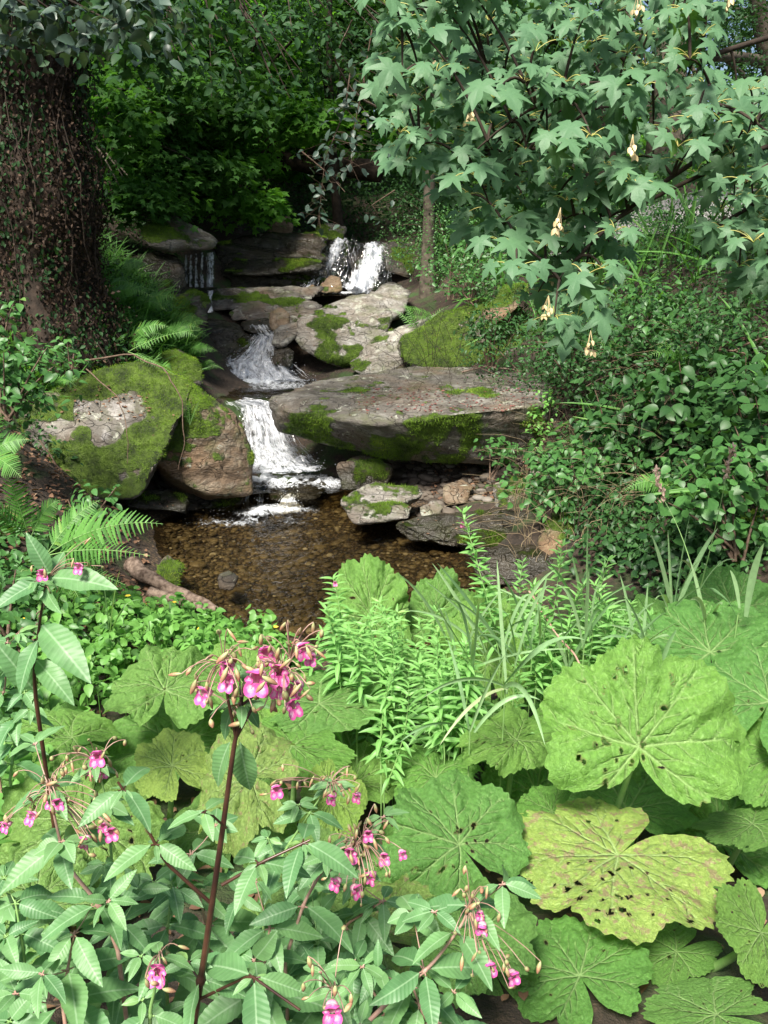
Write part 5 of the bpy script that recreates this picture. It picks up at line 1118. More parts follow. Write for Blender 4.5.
# near boughs in the top-left corner
shrub(P(-60, -60, 4.2), (.75, .5, .14), 'bough of grey-green leaves crossing the top left corner', 'beech', .075, 110, 6, 230, OVATE_FINE, .13, name='overhanging_bough', cat='bough', ctr=P(40, 6, 4.2), stems=6)
shrub(P(160, -60, 5.2), (.55, .5, .25), 'dark bough drooping into the top left, right of ivy trunk', 'tree_c', .08, 70, 6, 231, OVATE_FINE, .15, name='overhanging_bough', cat='bough', ctr=P(130, 20, 5.2), stems=6)
for i, (px, py, d, rx, rz, n) in enumerate([(160, 50, 7.0, .8, .22, 34), (250, 85, 8.0, .8, .3, 34), (320, 30, 8.5, 1.0, .3, 40), (215, 12, 7.5, 1.1, .2, 46)]):
    shrub(P(px - 60, -80, d + .5), (rx, .6, rz), ['dark grey-leaved bough just right of the ivy trunk top', 'dark bough drooping at top centre-left of the wood', 'dark bough above the hanging pale twigs', 'dark bough along the top edge of the wood'][i], 'tree_c', .085, n, 7, 240 + i, OVATE, .2, name='overhanging_bough', cat='bough', ctr=P(px, py, d), stems=8)

# ------------------------------------------------------------------ sycamore maple overhanging from the right
def maple():
    rg = np.random.default_rng(42)
    b = np.array([4.3, 3.9, float(H(4.3, 3.9)) - .2]); root = thing('maple_tree', b, 'maple whose drooping leafy branches hang over the right bank', 'tree')
    mb = MB(); trunk = bez(b, b + np.array([-.1, .1, 2.6]), np.array([3.9, 4.0, 5.2]), 14); mb.tube(trunk, np.linspace(.17, .09, 14), 12); mb.build('trunk', MT['bark'], root, b)
    mains = [([3.95, 4.0, 3.6], P(640, -40, 3.5), P(430, 20, 3.4)), ([3.95, 4.0, 3.2], P(700, 40, 3.4), P(540, 120, 3.1)), ([4.0, 4.0, 2.9], P(760, 120, 3.2), P(600, 230, 2.9)),
             ([4.0, 4.0, 2.8], P(790, 160, 3.0), P(700, 240, 2.9)), ([3.95, 4.0, 3.7], P(560, -60, 3.4), P(400, 120, 3.5)), ([3.95, 4.0, 3.0], P(720, 60, 3.0), P(560, 280, 2.75))]
    nodes = []; bm_ = MB()
    for s, m, e in mains:
        c = bez(s, m, e, 26); bm_.tube(c, np.linspace(.018, .005, 26), 6); nodes.append(c[7:])
    nodes = np.concatenate(nodes)
    outline = [(372, -20), (392, 50), (368, 62), (398, 130), (392, 172), (440, 195), (470, 235), (500, 262), (520, 300), (542, 330), (562, 345), (595, 325), (610, 300), (612, 262), (632, 225), (634, 190), (668, 182), (716, 196), (716, 262), (768, 305), (800, 300), (800, 100), (755, 95), (720, 115), (700, 90), (715, 20), (700, -20)]
    lv = MB(); pt = MB(); sd_ = (root, b); cents = []
    tries = 0
    while len(cents) < 265 and tries < 24000:
        tries += 1; px, py = rg.uniform(365, 800), rg.uniform(-20, 335)
        if not inpoly(np.array([px]), np.array([py]), outline)[0]: continue
        if (715 > px > 632 and 40 < py < 160 and rg.random() < .86) or px < 385: continue
        if all((px - q[0]) ** 2 + (py - q[1]) ** 2 > 15 ** 2 for q in cents): cents.append((px, py))
    dl = rg.permutation(len(cents)); nsd = 0
    for i, (px, py) in enumerate(cents):
        d = 3.05 + rg.uniform(-.35, .55) - .0006 * py
        c = P(px, py - 14, d); j = np.argmin(((nodes - c) ** 2).sum(1)); s = nodes[j]
        if i % 3 == 0: nodes = np.vstack([nodes, bez(s, (s + c) / 2 + np.array([0, 0, .05]), c, 5)])
        bm_.tube(bez(s, (s + c) / 2 + np.array([0, 0, .06]), c, 7), np.linspace(.006, .0025, 7), 5)
        nl = int(rg.integers(4, 8)); a0 = rg.uniform(0, 6.28); sz0 = rg.uniform(.068, .112)
        rn = rg.random()
        for k in range(nl):
            a = a0 + k * 6.283 / nl + rg.normal() * .2; pl = rg.uniform(.03, .08)
            o = np.array([math.cos(a), math.sin(a), 0]); e = c + o * pl + np.array([0, 0, rg.uniform(-.01, .04)])
            tip = o * rg.uniform(.35, .8) + np.array([0, -.30, -.75 + rg.normal() * .2]) + rg.normal(size=3) * .15
            nr = np.array([rg.normal() * .25, -.75, .75]) + o * .35 + rg.normal(size=3) * .22
            lv.scatter(MAPLE, [e], frames(np.array([tip]), np.array([nr]), sz0 * rg.uniform(.62, 1.12) * .78), [np.clip(rn * .5 + rg.random() * .5, 0, 1)])
            pt.tube(bez(c, (c + e) / 2 + np.array([0, 0, .018]), e, 6), .0013, 4)
        if rg.random() < .035 and nsd < 6:
            nsd += 1
            seeds(sd_, c + np.array([rg.normal() * .03, -.08, -.03]), rg)
    # the lowest, separate spray with its pale seeds
    c = P(577, 318, 2.72)
    for (tx, ty, s) in [(566, 335, .115), (562, 352, .11), (608, 330, .12), (590, 310, .10)]:
        e = P(tx - (tx - 577) * .25, ty - 18, 2.7); pt.tube(bez(c, (c + e) / 2 + np.array([0, 0, .03]), e, 6), .0017, 4)
        lv.scatter(MAPLE, [e], frames(np.array([P(tx, ty + 14, 2.65) - e]), np.array([[.1 * (tx - 577) / 20, -.9, .5]]), s * .8), [.6])
    seeds(sd_, P(590, 340, 2.66), rg, 6); seeds(sd_, P(560, 218, 2.6), rg, 6); seeds(sd_, P(470, 110, 2.9), rg, 5); seeds(sd_, P(548, 305, 2.7), rg, 5); seeds(sd_, P(632, 145, 2.7), rg, 5)
    cen = np.concatenate([blob_points(np.array([4.4, 6.2, 6.0]), (2.2, 2.8, 1.3), 240, rg), blob_points(np.array([3.4, 8.6, 6.6]), (1.9, 1.6, 1.0), 90, rg)])
    pp_, mm_, qq_ = sprays(cen, .45, 14, .14, rg); up_ = MB(); up_.scatter(MAPLE_LO, pp_, mm_, qq_); up_.build('unseen_shade_crown', MT['maple'], root, b)  # part of the crown above the view, added to shade the right bank
    for q_ in cen[::12]: bm_.tube(bez(trunk[-3], (trunk[-3] + q_) / 2 + np.array([0, 0, .4]), q_, 8), np.linspace(.05, .01, 8), 5)
    bm_.build('branches', MT['bark_dk'], root, b); lv.build('leaves', MT['maple'], root, b); pt.build('petioles', MT['petiole'], root, b);
def seeds(rt, c, rg, n=4):
    mb = MB()
    for k in range(n):
        a = rg.uniform(0, 6.28); o = c + np.array([math.cos(a) * .012, math.sin(a) * .012, -.012 * k * .6])
        for sg in (-1, 1):
            t = np.array([math.cos(a) * .5 * sg, math.sin(a) * .5 * sg - .2, -.9])
            mb.scatter(OVATE, [o], frames(np.array([t]), np.array([[rg.normal() * .4, -1, .2]]), .021 * rg.uniform(.8, 1.2)), [.5])
        mb.tube([c + np.array([0, 0, .03]), o], .0012, 3)
    mb.build('winged_seeds', MT['seed'], rt[0], rt[1])
maple()

# ------------------------------------------------------------------ butterbur
def butterbur(J, T, W, label, tint=0.0, wear=0.2, holes=8, seed=0, roll=0.0, back=.78, cup=.10, wave=.115, ground_x=None, sinus=.30, tipk=1.0, bb=None):
    """J = pixel+distance of the stalk junction, T = pixel+distance of the blade tip, W = half width in pixels"""
    rg = np.random.default_rng(seed + 500)
    j = P(*J); t = P(*T); u = t - j; L = np.linalg.norm(u); hw = W / FPX * np.linalg.norm(j - EYE) * 1.0
    view = unit(EYE - j); n0 = np.array([0, 0, 1.0]) * .8 + view * .6; side = np.cross(unit(u), n0); side = unit(side)
    n = unit(np.cross(side, unit(u)))
    if roll: side, n = side * math.cos(roll) + n * math.sin(roll), n * math.cos(roll) - side * math.sin(roll)
    nr, nt = 64, 240
    th = np.linspace(-math.pi, math.pi, nt) ; rr = np.linspace(0, 1, nr) ** .9
    ath = np.abs(th)
    base = np.interp(np.degrees(ath), [0, 30, 60, 90, 115, 140, 158, 170, 178, 180], [1, 1.0, 1.02, 1.0, .95, .55 * back + .5 * .85, back, back * .7, sinus * .45, .03])
    asym = rg.normal() * .07; lob = (.86 + .19 * np.abs(np.sin(th * 3.5 + rg.uniform(0, 6))) ** .6) * (1 + asym * np.sin(th)) + .085 * vnoise(np.stack([np.cos(th) * 3, np.sin(th) * 3, 0 * th + seed], -1), 3)
    k = 46; saw = np.abs(((th * k / (2 * math.pi) + .15 * np.sin(th * 9)) % 1) - .5) * 2
    teeth = 1 + .05 * (saw - .5) + .016 * vnoise(np.stack([th * 22, 0 * th, 0 * th + seed], -1), 5)
    Rt = base * lob * teeth
    X = rr[:, None] * (Rt * np.sin(th))[None, :]; Y = rr[:, None] * (Rt * np.cos(th) * tipk)[None, :]
    # veins
    segs = []
    for a in [0, 40, -36, 82, -78, 128, -132]:
        a = math.radians(a + rg.normal() * 4); cur = rg.normal() * .15
        pts = [np.array([0, 0.])]; Lv = np.interp(abs(math.degrees(a)), [0, 90, 140], [.97, .95, .72]); ns = 8
        for i in range(ns):
            aa = a + cur * (i / ns - .3); pts.append(pts[-1] + np.array([math.sin(aa), math.cos(aa)]) * Lv / ns)
        for i in range(ns):
            segs.append((pts[i], pts[i + 1], .017 * (1 - .75 * i / ns)))
            if i >= 1:
                for sg in (-1, 1):
                    if (i + (sg > 0)) % 2: continue
                    b0 = pts[i]; aa = a + sg * math.radians(38 + rg.normal() * 5); l2 = .46 * (1 - .6 * i / ns)
                    b1 = b0 + np.array([math.sin(aa), math.cos(aa)]) * l2 * .5; aa -= sg * .25; b2 = b1 + np.array([math.sin(aa), math.cos(aa)]) * l2 * .5
                    segs += [(b0, b1, .008), (b1, b2, .005)]
    q = np.stack([X.ravel(), Y.ravel()], -1); vein = np.zeros(len(q)); crease = np.ones(len(q)) * .2
    for a, b_, w in segs:
        d = b_ - a; s = np.clip(((q - a) @ d) / (d @ d), 0, 1); ds = np.hypot(*(q - a - s[:, None] * d).T)
        vein = np.maximum(vein, np.exp(-(ds / w) ** 2) * min(1, w / .009)); crease = np.minimum(crease, ds / (1 if w > .008 else .8))
    r2 = X ** 2 + Y ** 2; r1 = np.sqrt(r2)
    Z = cup * (r1 ** .8) * (1 - 1.15 * r2)                      # dished near the stalk, margin drooping
    Z += .36 * np.minimum(crease.reshape(X.shape), .10) * np.clip(r1 * 3, 0, 1)       # puffed between the veins
    ph = rg.uniform(0, 6.28, 4)
    Z += wave * r2 * (np.sin(3 * th + ph[0]) + .7 * np.sin(7 * th + ph[1]) + .35 * np.sin(15 * th + ph[2]))[None, :]
    Z += .045 * fbm(np.stack([X * 2.6, Y * 2.6, X * 0 + seed], -1), 3, seed) + .020 * fbm(np.stack([X * 9, Y * 9, X * 0 + seed], -1), 3, seed + 4)
    # droop of the whole blade
    Z -= .16 * (Y.clip(0, 2)) ** 2 * .6 + .10 * X ** 2
    G = j + X[..., None] * side * hw + Y[..., None] * u + Z[..., None] * n * (hw + L) * .5
    if bb:
        for _ in range(4):
            rel = G - EYE; fw = np.array([0, math.cos(PITCH), -math.sin(PITCH)]); upv = np.array([0, math.sin(PITCH), math.cos(PITCH)])
            dz = rel @ fw; qx = 384 + FPX * rel[..., 0] / dz; qy = 512 - FPX * (rel @ upv) / dz
            sx_ = (bb[2] - bb[0]) / np.ptp(qx); sy_ = (bb[3] - bb[1]) / np.ptp(qy); dep = dz.mean()
            cxp, cyp = (qx.max() + qx.min()) / 2, (qy.max() + qy.min()) / 2; o_ = G.reshape(-1, 3).mean(0); r_ = G - o_
            # resize the blade along its own width and length, then move it sideways and in height
            g_ = np.array([sx_, 1 + (sy_ - 1) * .5, 1 + (sy_ - 1) * 1.0]); G = o_ + r_ * g_
            G = G + np.array([((bb[0] + bb[2]) / 2 - cxp) / FPX * dep, 0, 0]) + upv * (cyp - (bb[1] + bb[3]) / 2) / FPX * dep
        j = G[0, 0].copy()
    rim = np.zeros(X.shape)
    mb = MB(); keep = np.ones((nr - 1, nt - 1), bool)
    cx = (X[1:, 1:] + X[:-1, :-1]) / 2; cy = (Y[1:, 1:] + Y[:-1, :-1]) / 2
    if holes:
        cc = rg.uniform(-.5, .5, 2)
        for h in range(holes):
            hc = cc + rg.normal(size=2) * .28 if rg.random() < .6 else rg.uniform(-.75, .75, 2)
            hr = rg.uniform(.012, .022) * (1.6 if rg.random() < .12 else 1)
            asp = rg.uniform(.5, 1.6); rim = np.maximum(rim, np.clip(1.7 - np.sqrt(((X - hc[0]) * asp) ** 2 + ((Y - hc[1]) / asp) ** 2) / hr, 0, 1)); keep &= ~(((cx - hc[0]) * asp) ** 2 + ((cy - hc[1]) / asp) ** 2 < hr ** 2 * (1 + .5 * vnoise(np.stack([cx * 60, cy * 60, cx * 0], -1), h)))
        for h in range(holes // 5):   # nibbled margin
            a = rg.uniform(-2.7, 2.7); hc = np.array([math.sin(a), math.cos(a)]) * .97; keep &= ~((cx - hc[0]) ** 2 + (cy - hc[1]) ** 2 < rg.uniform(.02, .05) ** 2)
    uv = np.stack([X + seed * 3.1, Y, 0 * X], -1)
    mb.grid(G, rg.random(), uv, keep=keep)
    # stalk down to the soil
    foot = j + np.array([rg.normal() * .05, .12 + rg.normal() * .05, 0]); foot[2] = float(H(foot[0], foot[1])) - .03
    root = thing('butterbur_plant', foot, label, 'butterbur leaf')
    mb.build('leaf_blade', MT['butterbur'], root, foot, extra={'vein': vein, 'tint': np.full(len(vein), tint), 'wear': np.full(len(vein), wear), 'rim': rim.ravel()})
    jn = G[0, 0] - n * .004
    s = MB(); s.tube(bez(foot, foot * .4 + jn * .6 - n * .06, jn, 12), np.linspace(.014, .008, 12), 8); s.build('stalk', MT['stem_g'], root, foot)
    return root
BB = [
 # J, T, halfwidth, label, tint, wear, holes
 ((661, 775, 2.15), (655, 632, 2.42), 98, 'largest butterbur leaf, standing broad at right below the grasses', .12, .25, 34, dict(bb=(539, 634, 751, 807), cup=.06, back=.26)),
 ((640, 872, 2.02), (560, 948, 1.80), 112, 'yellowish butterbur leaf riddled with brown spots under the largest one', .75, 1.0, 40, dict(bb=(510, 798, 735, 945), back=.85)),
 ((464, 866, 1.98), (402, 792, 2.16), 82, 'mid-green butterbur leaf left of the brown-spotted one', .10, .35, 16, dict(bb=(376, 768, 532, 926), back=.75)),
 ((592, 985, 1.72), (552, 915, 1.92), 80, 'deep green shaded butterbur leaf below the brown-spotted one', 0.0, .1, 6, dict(bb=(506, 915, 655, 1040), back=.85)),
 ((520, 975, 1.75), (478, 905, 1.86), 52, 'narrow light butterbur leaf folded behind the lower pink flowers', .2, .15, 4, dict(bb=(446, 903, 540, 1022), roll=.5)),
 ((700, 925, 1.92), (645, 975, 1.76), 52, 'small wavy butterbur leaf tucked under the brown-spotted one', .15, .2, 8, dict(bb=(612, 920, 724, 986))),
 ((800, 925, 1.72), (742, 990, 1.60), 75, 'bright butterbur leaf cut by the right edge near the bottom', .25, .3, 12, dict(bb=(714, 878, 815, 1000))),
 ((752, 1004, 1.55), (670, 1008, 1.62), 62, 'lowest butterbur leaf at the bottom right', .2, .3, 8, dict(bb=(640, 978, 785, 1060))),
 ((530, 728, 2.55), (462, 748, 2.35), 45, 'small holed butterbur leaf left of the largest one', .2, .3, 20, dict(bb=(455, 705, 560, 778))),
 ((575, 800, 2.3), (520, 812, 2.25), 36, 'small dark butterbur leaf in the gap under the largest one', 0.0, .1, 4, dict(bb=(516, 782, 580, 852))),
 ((790, 765, 2.5), (742, 735, 2.55), 75, 'butterbur leaf half behind the right side of the largest one', .1, .1, 4, dict(bb=(725, 700, 820, 812))),
 ((768, 815, 2.28), (705, 832, 2.12), 42, 'flat butterbur leaf under the right side of the largest one', .2, .2, 6, dict(bb=(690, 806, 800, 852))),
 ((735, 690, 2.85), (730, 610, 3.1), 85, 'pale butterbur leaf behind the top right of the largest one', .05, .1, 4, dict(bb=(640, 598, 790, 705))),
 ((770, 700, 2.6), (800, 640, 2.8), 60, 'butterbur leaf cut by the right edge at mid height', .05, .2, 6, dict()),
 ((735, 625, 3.7), (715, 565, 3.95), 66, 'dark green butterbur leaf under the mossy right bank rock', 0.0, .1, 4, dict(bb=(678, 565, 780, 648))),
 ((372, 645, 3.9), (364, 556, 4.1), 50, 'upright butterbur leaf standing at the near edge of the pool', .15, .1, 3, dict(bb=(325, 553, 412, 660), cup=.05, back=.6)),
 ((438, 640, 4.1), (448, 570, 4.25), 46, 'second upright butterbur leaf at the pool edge, right of the first', .15, .1, 3, dict(bb=(398, 566, 480, 655), back=.6)),
 ((505, 650, 3.7), (505, 590, 3.9), 52, 'butterbur leaf half hidden by tall willowherb stems', .1, .1, 3, dict()),
 ((490, 712, 3.1), (478, 625, 3.35), 62, 'broad pale butterbur leaf behind the willowherb tangle', .2, .1, 4, dict(bb=(438, 590, 535, 722))),
 ((400, 705, 3.3), (360, 640, 3.5), 60, 'butterbur leaf in the shade behind the willowherb clump', .05, .1, 4, dict()),
 ((172, 700, 2.85), (178, 652, 3.1), 74, 'light butterbur leaf left of the tall pink flowers', .25, .15, 10, dict(bb=(102, 644, 232, 729), cup=.08)),
 ((95, 812, 2.15), (60, 885, 1.92), 92, 'large dull olive butterbur leaf at the left under the pink balsam', .45, .25, 16, dict(bb=(-5, 748, 172, 912), back=.95)),
 ((200, 800, 2.2), (160, 735, 2.45), 62, 'yellowing butterbur leaf left of the tall dark stem', .65, .5, 10, dict(bb=(130, 728, 214, 802))),
 ((118, 748, 2.75), (45, 728, 2.8), 36, 'narrow butterbur leaf at far left behind the olive one', .15, .2, 6, dict(bb=(8, 708, 122, 772))),
 ((285, 800, 2.1), (215, 780, 2.2), 60, 'mottled pale brown butterbur leaf behind the tall dark stem', .95, .85, 14, dict(bb=(196, 722, 300, 862))),
 ((318, 728, 2.75), (388, 708, 2.85), 46, 'wavy butterbur leaf right of the tall pink flowers', .2, .15, 4, dict(bb=(255, 668, 396, 738), wave=.09)),
 ((282, 738, 2.62), (348, 768, 2.45), 34, 'fresh green butterbur leaf folded down right of the tall flowers', 0.05, .1, 4, dict(bb=(250, 715, 358, 780), wave=.1, roll=-.3)),
 ((250, 690, 3.1), (285, 655, 3.3), 58, 'butterbur leaf right behind the tall pink flowers', .2, .15, 4, dict()),
 ((345, 800, 2.3), (325, 862, 2.1), 52, 'olive butterbur leaf around the small pink flowers in the middle', .45, .4, 10, dict(bb=(298, 758, 368, 862))),
 ((300, 880, 1.9), (290, 830, 2.02), 50, 'olive butterbur leaf seen between balsam leaves', .6, .6, 8, dict()),
 ((380, 940, 1.7), (320, 915, 1.82), 62, 'mottled olive butterbur leaf at the bottom middle', .7, .9, 10, dict()),
 ((35, 905, 1.85), (-10, 850, 2.0), 60, 'dull butterbur leaf behind balsam leaves at the left edge', .4, .3, 6, dict()),
 ((585, 740, 2.75), (600, 690, 2.9), 60, 'butterbur leaf behind the upper left of the largest one', .1, .1, 3, dict()),
 ((435, 775, 2.5), (420, 745, 2.7), 45, 'shaded butterbur leaf above the mid-green one', .0, .1, 3, dict()),
 ((470, 950, 1.62), (430, 900, 1.75), 55, 'dark butterbur leaf under the mid-green one', .2, .3, 4, dict()),
 ((655, 640, 3.4), (650, 600, 3.6), 50, 'butterbur leaf among the grasses above the largest one', .1, .1, 3, dict()),
]
for i, (J, T, W, lab, ti, we, ho, kw) in enumerate(BB): butterbur(J, T, W, lab, ti, we, ho, seed=i, **kw)

for i, (bb_, d_, ti_, lab_) in enumerate([((560, 760, 700, 850), 2.5, 0, 'shaded butterbur leaf low between the largest one and the brown-spotted one'), ((650, 780, 800, 900), 2.5, 0, 'shaded butterbur leaf in the gap right of the brown-spotted one'),
  ((460, 880, 580, 1000), 2.2, .1, 'shaded butterbur leaf low between mid-green and deep green ones'), ((640, 880, 760, 1000), 2.2, 0, 'shaded butterbur leaf low under the bright right-edge one'), ((430, 690, 540, 800), 2.9, .1, 'shaded butterbur leaf low under the small holed one'),
  ((280, 690, 420, 800), 3.0, .15, 'shaded butterbur leaf low behind the wavy one'), ((90, 690, 240, 800), 2.9, .2, 'shaded butterbur leaf low under the light left one'), ((150, 760, 300, 900), 2.5, .3, 'shaded butterbur leaf low behind the dark balsam stem'),
  ((-20, 700, 110, 820), 2.8, .2, 'shaded butterbur leaf low at the left edge'), ((330, 820, 470, 960), 2.2, .2, 'shaded butterbur leaf low left of the mid-green one'), ((540, 600, 680, 700), 3.3, .1, 'shaded butterbur leaf low behind the top of the largest one'),
  ((700, 940, 800, 1060), 2.0, .1, 'shaded butterbur leaf low in the bottom right corner'), ((430, 960, 560, 1070), 2.0, .1, 'shaded butterbur leaf low under the folded light one'), ((230, 880, 360, 1000), 2.0, .5, 'shaded olive butterbur leaf low at the bottom middle'),
  ((480, 740, 600, 850), 2.6, 0, 'shaded butterbur leaf low right of the small holed one'), ((300, 740, 400, 830), 2.7, .2, 'shaded butterbur leaf low under the folded fresh green one')]):
    cx_, cy_ = (bb_[0] + bb_[2]) / 2, (bb_[1] + bb_[3]) / 2
    butterbur((cx_ + 10, cy_ + 5, d_), (cx_ - 20 + 11 * (i % 5), cy_ - 50, d_ + .22), 70, lab_, ti_, .3, 5, seed=60 + i, bb=bb_)

# ------------------------------------------------------------------ balsam (pink flowered)
def disc(r, n=10, rings=3, cup=0.3, notch=0.0):
    G = []; a = np.linspace(0, 2 * math.pi, n, endpoint=False)
    for k in range(rings + 1):
        s = k / rings; q = r * s * (1 - notch * np.cos(a) ** 8 * (np.cos(a) > 0))
        G.append(np.stack([q * np.sin(a), q * np.cos(a), cup * r * s * s * (1 + .25 * np.sin(5 * a))], -1))
    G = np.array(G); uv = np.zeros(G.shape); uv[..., 0] = (np.arange(rings + 1) / rings)[:, None]; return G, uv
def flower(c, face, sz, parent, rg):
    """helmet-shaped balsam flower: pouch with spur, hood petal above, two lobed lower petals"""
    face = unit(face); up = unit(np.array([0, 0, 1.0]) - face * face[2]); sd = np.cross(up, face); Fm = np.stack([sd, up, face], -1) * sz
    mb = MB()
    # pouch behind: surface of revolution along -face, bent down at the spur
    t = np.linspace(0, 1, 8); rad = np.array([.30, .36, .38, .34, .26, .15, .06, .02]); a = np.linspace(0, 6.283, 12, endpoint=False)
    G = np.stack([rad[:, None] * np.cos(a), rad[:, None] * np.sin(a) * .9 - (t ** 3)[:, None] * .25, -t[:, None] * .85 + 0 * a[None, :]], -1); uv = np.zeros(G.shape); uv[..., 0] = (.15 + t * .8)[:, None]
    mb.grid(G @ Fm.T + c, .5, uv, 1, closed=True)
    def petal(off, r, tilt, cup, sx=1.0, rot=0.0):
        G, uv = disc(r, 14, 4, cup, .35); G = G * np.array([sx, 1, 1]); G[..., 2] += .05 * r * rg.normal(size=G.shape[:2])
        ct, st = math.cos(tilt), math.sin(tilt); R1 = np.array([[1, 0, 0], [0, ct, -st], [0, st, ct]]); cr, sr = math.cos(rot), math.sin(rot); R2 = np.array([[cr, -sr, 0], [sr, cr, 0], [0, 0, 1]])
        mb.grid((G @ (R2 @ R1).T + np.array(off)) @ Fm.T + c, .5, uv, 0, closed=True)
    petal((0, .46, .12), .40, 1.0, .35, 1.1)
    petal((.24, -.42, .18), .40, -.35, .2, .80, .35); petal((-.24, -.42, .18), .40, -.35, .2, .80, -.35)
    petal((.34, -.02, .10), .22, -.1, .2, .8, -.9); petal((-.34, -.02, .10), .22, -.1, .2, .8, .9)
    return mb.build('flower', [MT['petal'], MT['pouch']], parent, parent.location)
def budm(mb, p, d, l, r):
    t = np.linspace(0, 1, 7); mb.tube(p + np.outer(t, d) * l, r * np.sin(np.pi * (t * .92 + .04)) ** .8 + .0003, 6, rnd=.5)
def balsam(stem, label, r0=.006, leafL=.12, nodes=5, flowers=(), buds=0, seed=0, smat='stem_g', T=LANCE, t0=.25, shoots=1, droop=.3, leafk=3, umbel=None, extra_leaves=(), branches=(), size_top=.6):
    rg = np.random.default_rng(seed + 900); pts = np.array([P(*q) for q in stem]); n = 26
    t = np.linspace(0, 1, len(pts)); tt = np.linspace(0, 1, n); c = np.stack([np.interp(tt, t, pts[:, k]) for k in range(3)], -1)
    ker = np.array([1, 2, 3, 2, 1]) / 9.; 
    for k in range(3): c[2:-2, k] = np.convolve(c[:, k], ker, 'valid')
    root = thing('balsam_plant', c[0], label, 'balsam'); st = MB(); lf = MB()
    g0 = c[0].copy(); g0[2] = min(g0[2] - .02, float(H(g0[0], g0[1]))); full = np.vstack([bez(g0, (g0 + c[0]) / 2, c[0], 5)[:-1], c])
    rr = np.concatenate([np.full(4, r0), np.linspace(r0, r0 * .42, n)]); st.tube(full, rr, 10)
    for q in np.linspace(t0, .97, nodes):    # swollen joints
        p = np.array([np.interp(q, tt, c[:, k]) for k in range(3)]); s = r0 * (1 - .58 * q)
        ax = unit(np.array([np.interp(min(q + .03, 1), tt, c[:, k]) for k in range(3)]) - p + 1e-6)
        st.tube([p - ax * s * 2, p - ax * s, p, p + ax * s, p + ax * s * 2], np.array([1, 1.3, 1.5, 1.3, 1.]) * s, 10)
        whorl(lf, st, p, ax, leafL * (1 - (1 - size_top) * q) * rg.uniform(.9, 1.1), leafk + (rg.random() < .3), rg, T, droop)
        for k in range(shoots):
            a = rg.uniform(0, 6.28); l = leafL * rg.uniform(.3, .75); e = p + np.array([math.cos(a) * l * .7, math.sin(a) * l * .7, l * .6])
            st.tube(bez(p, (p + e) / 2 - np.array([0, 0, .01]), e, 5), np.linspace(r0 * .35, r0 * .2, 5), 5)
            whorl(lf, st, e, unit(e - p), leafL * .42, 5, rg, OVATE_FINE if rg.random() < .3 else T, .35, .6)
    for br in branches:
        bp = np.array([P(*q) for q in br['pts']]); bt = np.linspace(0, 1, len(bp)); b2 = np.stack([np.interp(np.linspace(0, 1, 14), bt, bp[:, k]) for k in range(3)], -1)
        st.tube(b2, np.linspace(br.get('r', .004), .002, 14), 7)
        for q in br.get('nodes', (.45, .75)):
            i = int(q * 13); whorl(lf, st, b2[i], unit(b2[min(i + 1, 13)] - b2[i - 1]), br.get('leaf', .08), 3, rg, T, .3)
            whorl(lf, st, b2[i], unit(b2[min(i + 1, 13)] - b2[i - 1]), br.get('leaf', .08) * .35, 4, rg, T, .3)
    for (p, tipq, L) in extra_leaves:
        p = P(*p); e = P(*tipq); lf.scatter(T, [p], frames(np.array([e - p]), np.array([[rg.normal() * .15, -.55, .8]]), np.linalg.norm(e - p) * L), [rg.random() * .6])
    st.build('stem', MT[smat], root, c[0]); lf.build('leaves', MT['balsam'], root, c[0])
    ends = [np.array([P(*q) for q in b['pts']])[-1] for b in branches] + [c[-1], c[-3]]
    if len(flowers) or buds:
        pe = MB(); bu = MB()
        for f in flowers:
            fp = P(f[0], f[1], f[2]); fs = 1.3 * (f[3] if len(f) > 3 else .020); h = min(ends, key=lambda e: np.linalg.norm(e - fp)); fa = np.array([rg.normal() * .5, -1, .05 + rg.normal() * .15])
            flower(fp, fa, fs, root, rg)
            back = fp - unit(fa) * fs * .4 + np.array([0, 0, fs * .35]); pe.tube(bez(h, (h + back) / 2 + np.array([0, 0, .03]), back, 7), .0011, 4)
        for k in range(buds):
            if flowers and rg.random() < .75: f = flowers[int(rg.integers(0, len(flowers)))]; tg = P(f[0], f[1], f[2]) + rg.normal(size=3) * .020 + np.array([0, 0, .018]); h = min(ends, key=lambda e: np.linalg.norm(e - tg))
            else: h = ends[int(rg.integers(max(0, len(ends) - 2), len(ends)))]; tg = h + rg.normal(size=3) * np.array([.035, .035, .02]) + np.array([0, 0, .02])
            pe.tube(bez(h, (h + tg) / 2 + np.array([0, 0, .025]), tg, 6), .0009, 4)
            bu = MB(); budm(bu, tg, unit(rg.normal(size=3) * .5 + np.array([0, 0, -.9])), rg.uniform(.012, .026), rg.uniform(.0022, .0042)); bu.build('bud', MT['bud'], root, c[0])
        pe.build('pedicel', MT['stem_p'], root, c[0])
    return root
def whorl(lf, st, p, ax, L, k, rg, T, droop, rise=0.15):
    a0 = rg.uniform(0, 6.28)
    for i in range(k):
        a = a0 + i * 6.283 / k + rg.normal() * .25; o = unit(np.array([math.cos(a), math.sin(a), 0]) + ax * rise * rg.uniform(.2, 2))
        s = p + o * L * .10; st.tube([p, s], .0016, 4)
        nr = np.array([0, -.35, 1.0]) + rg.normal(size=3) * .25
        tip = o + np.array([0, -.12, -droop * rg.uniform(.3, 1.4)])
        lf.scatter(T, [s], frames(np.array([tip]), np.array([nr]), L * rg.uniform(.72, 1.15)), [float(np.clip(rg.random() * .7 + (.3 if L < .06 else 0), 0, 1))])
D = 1.12
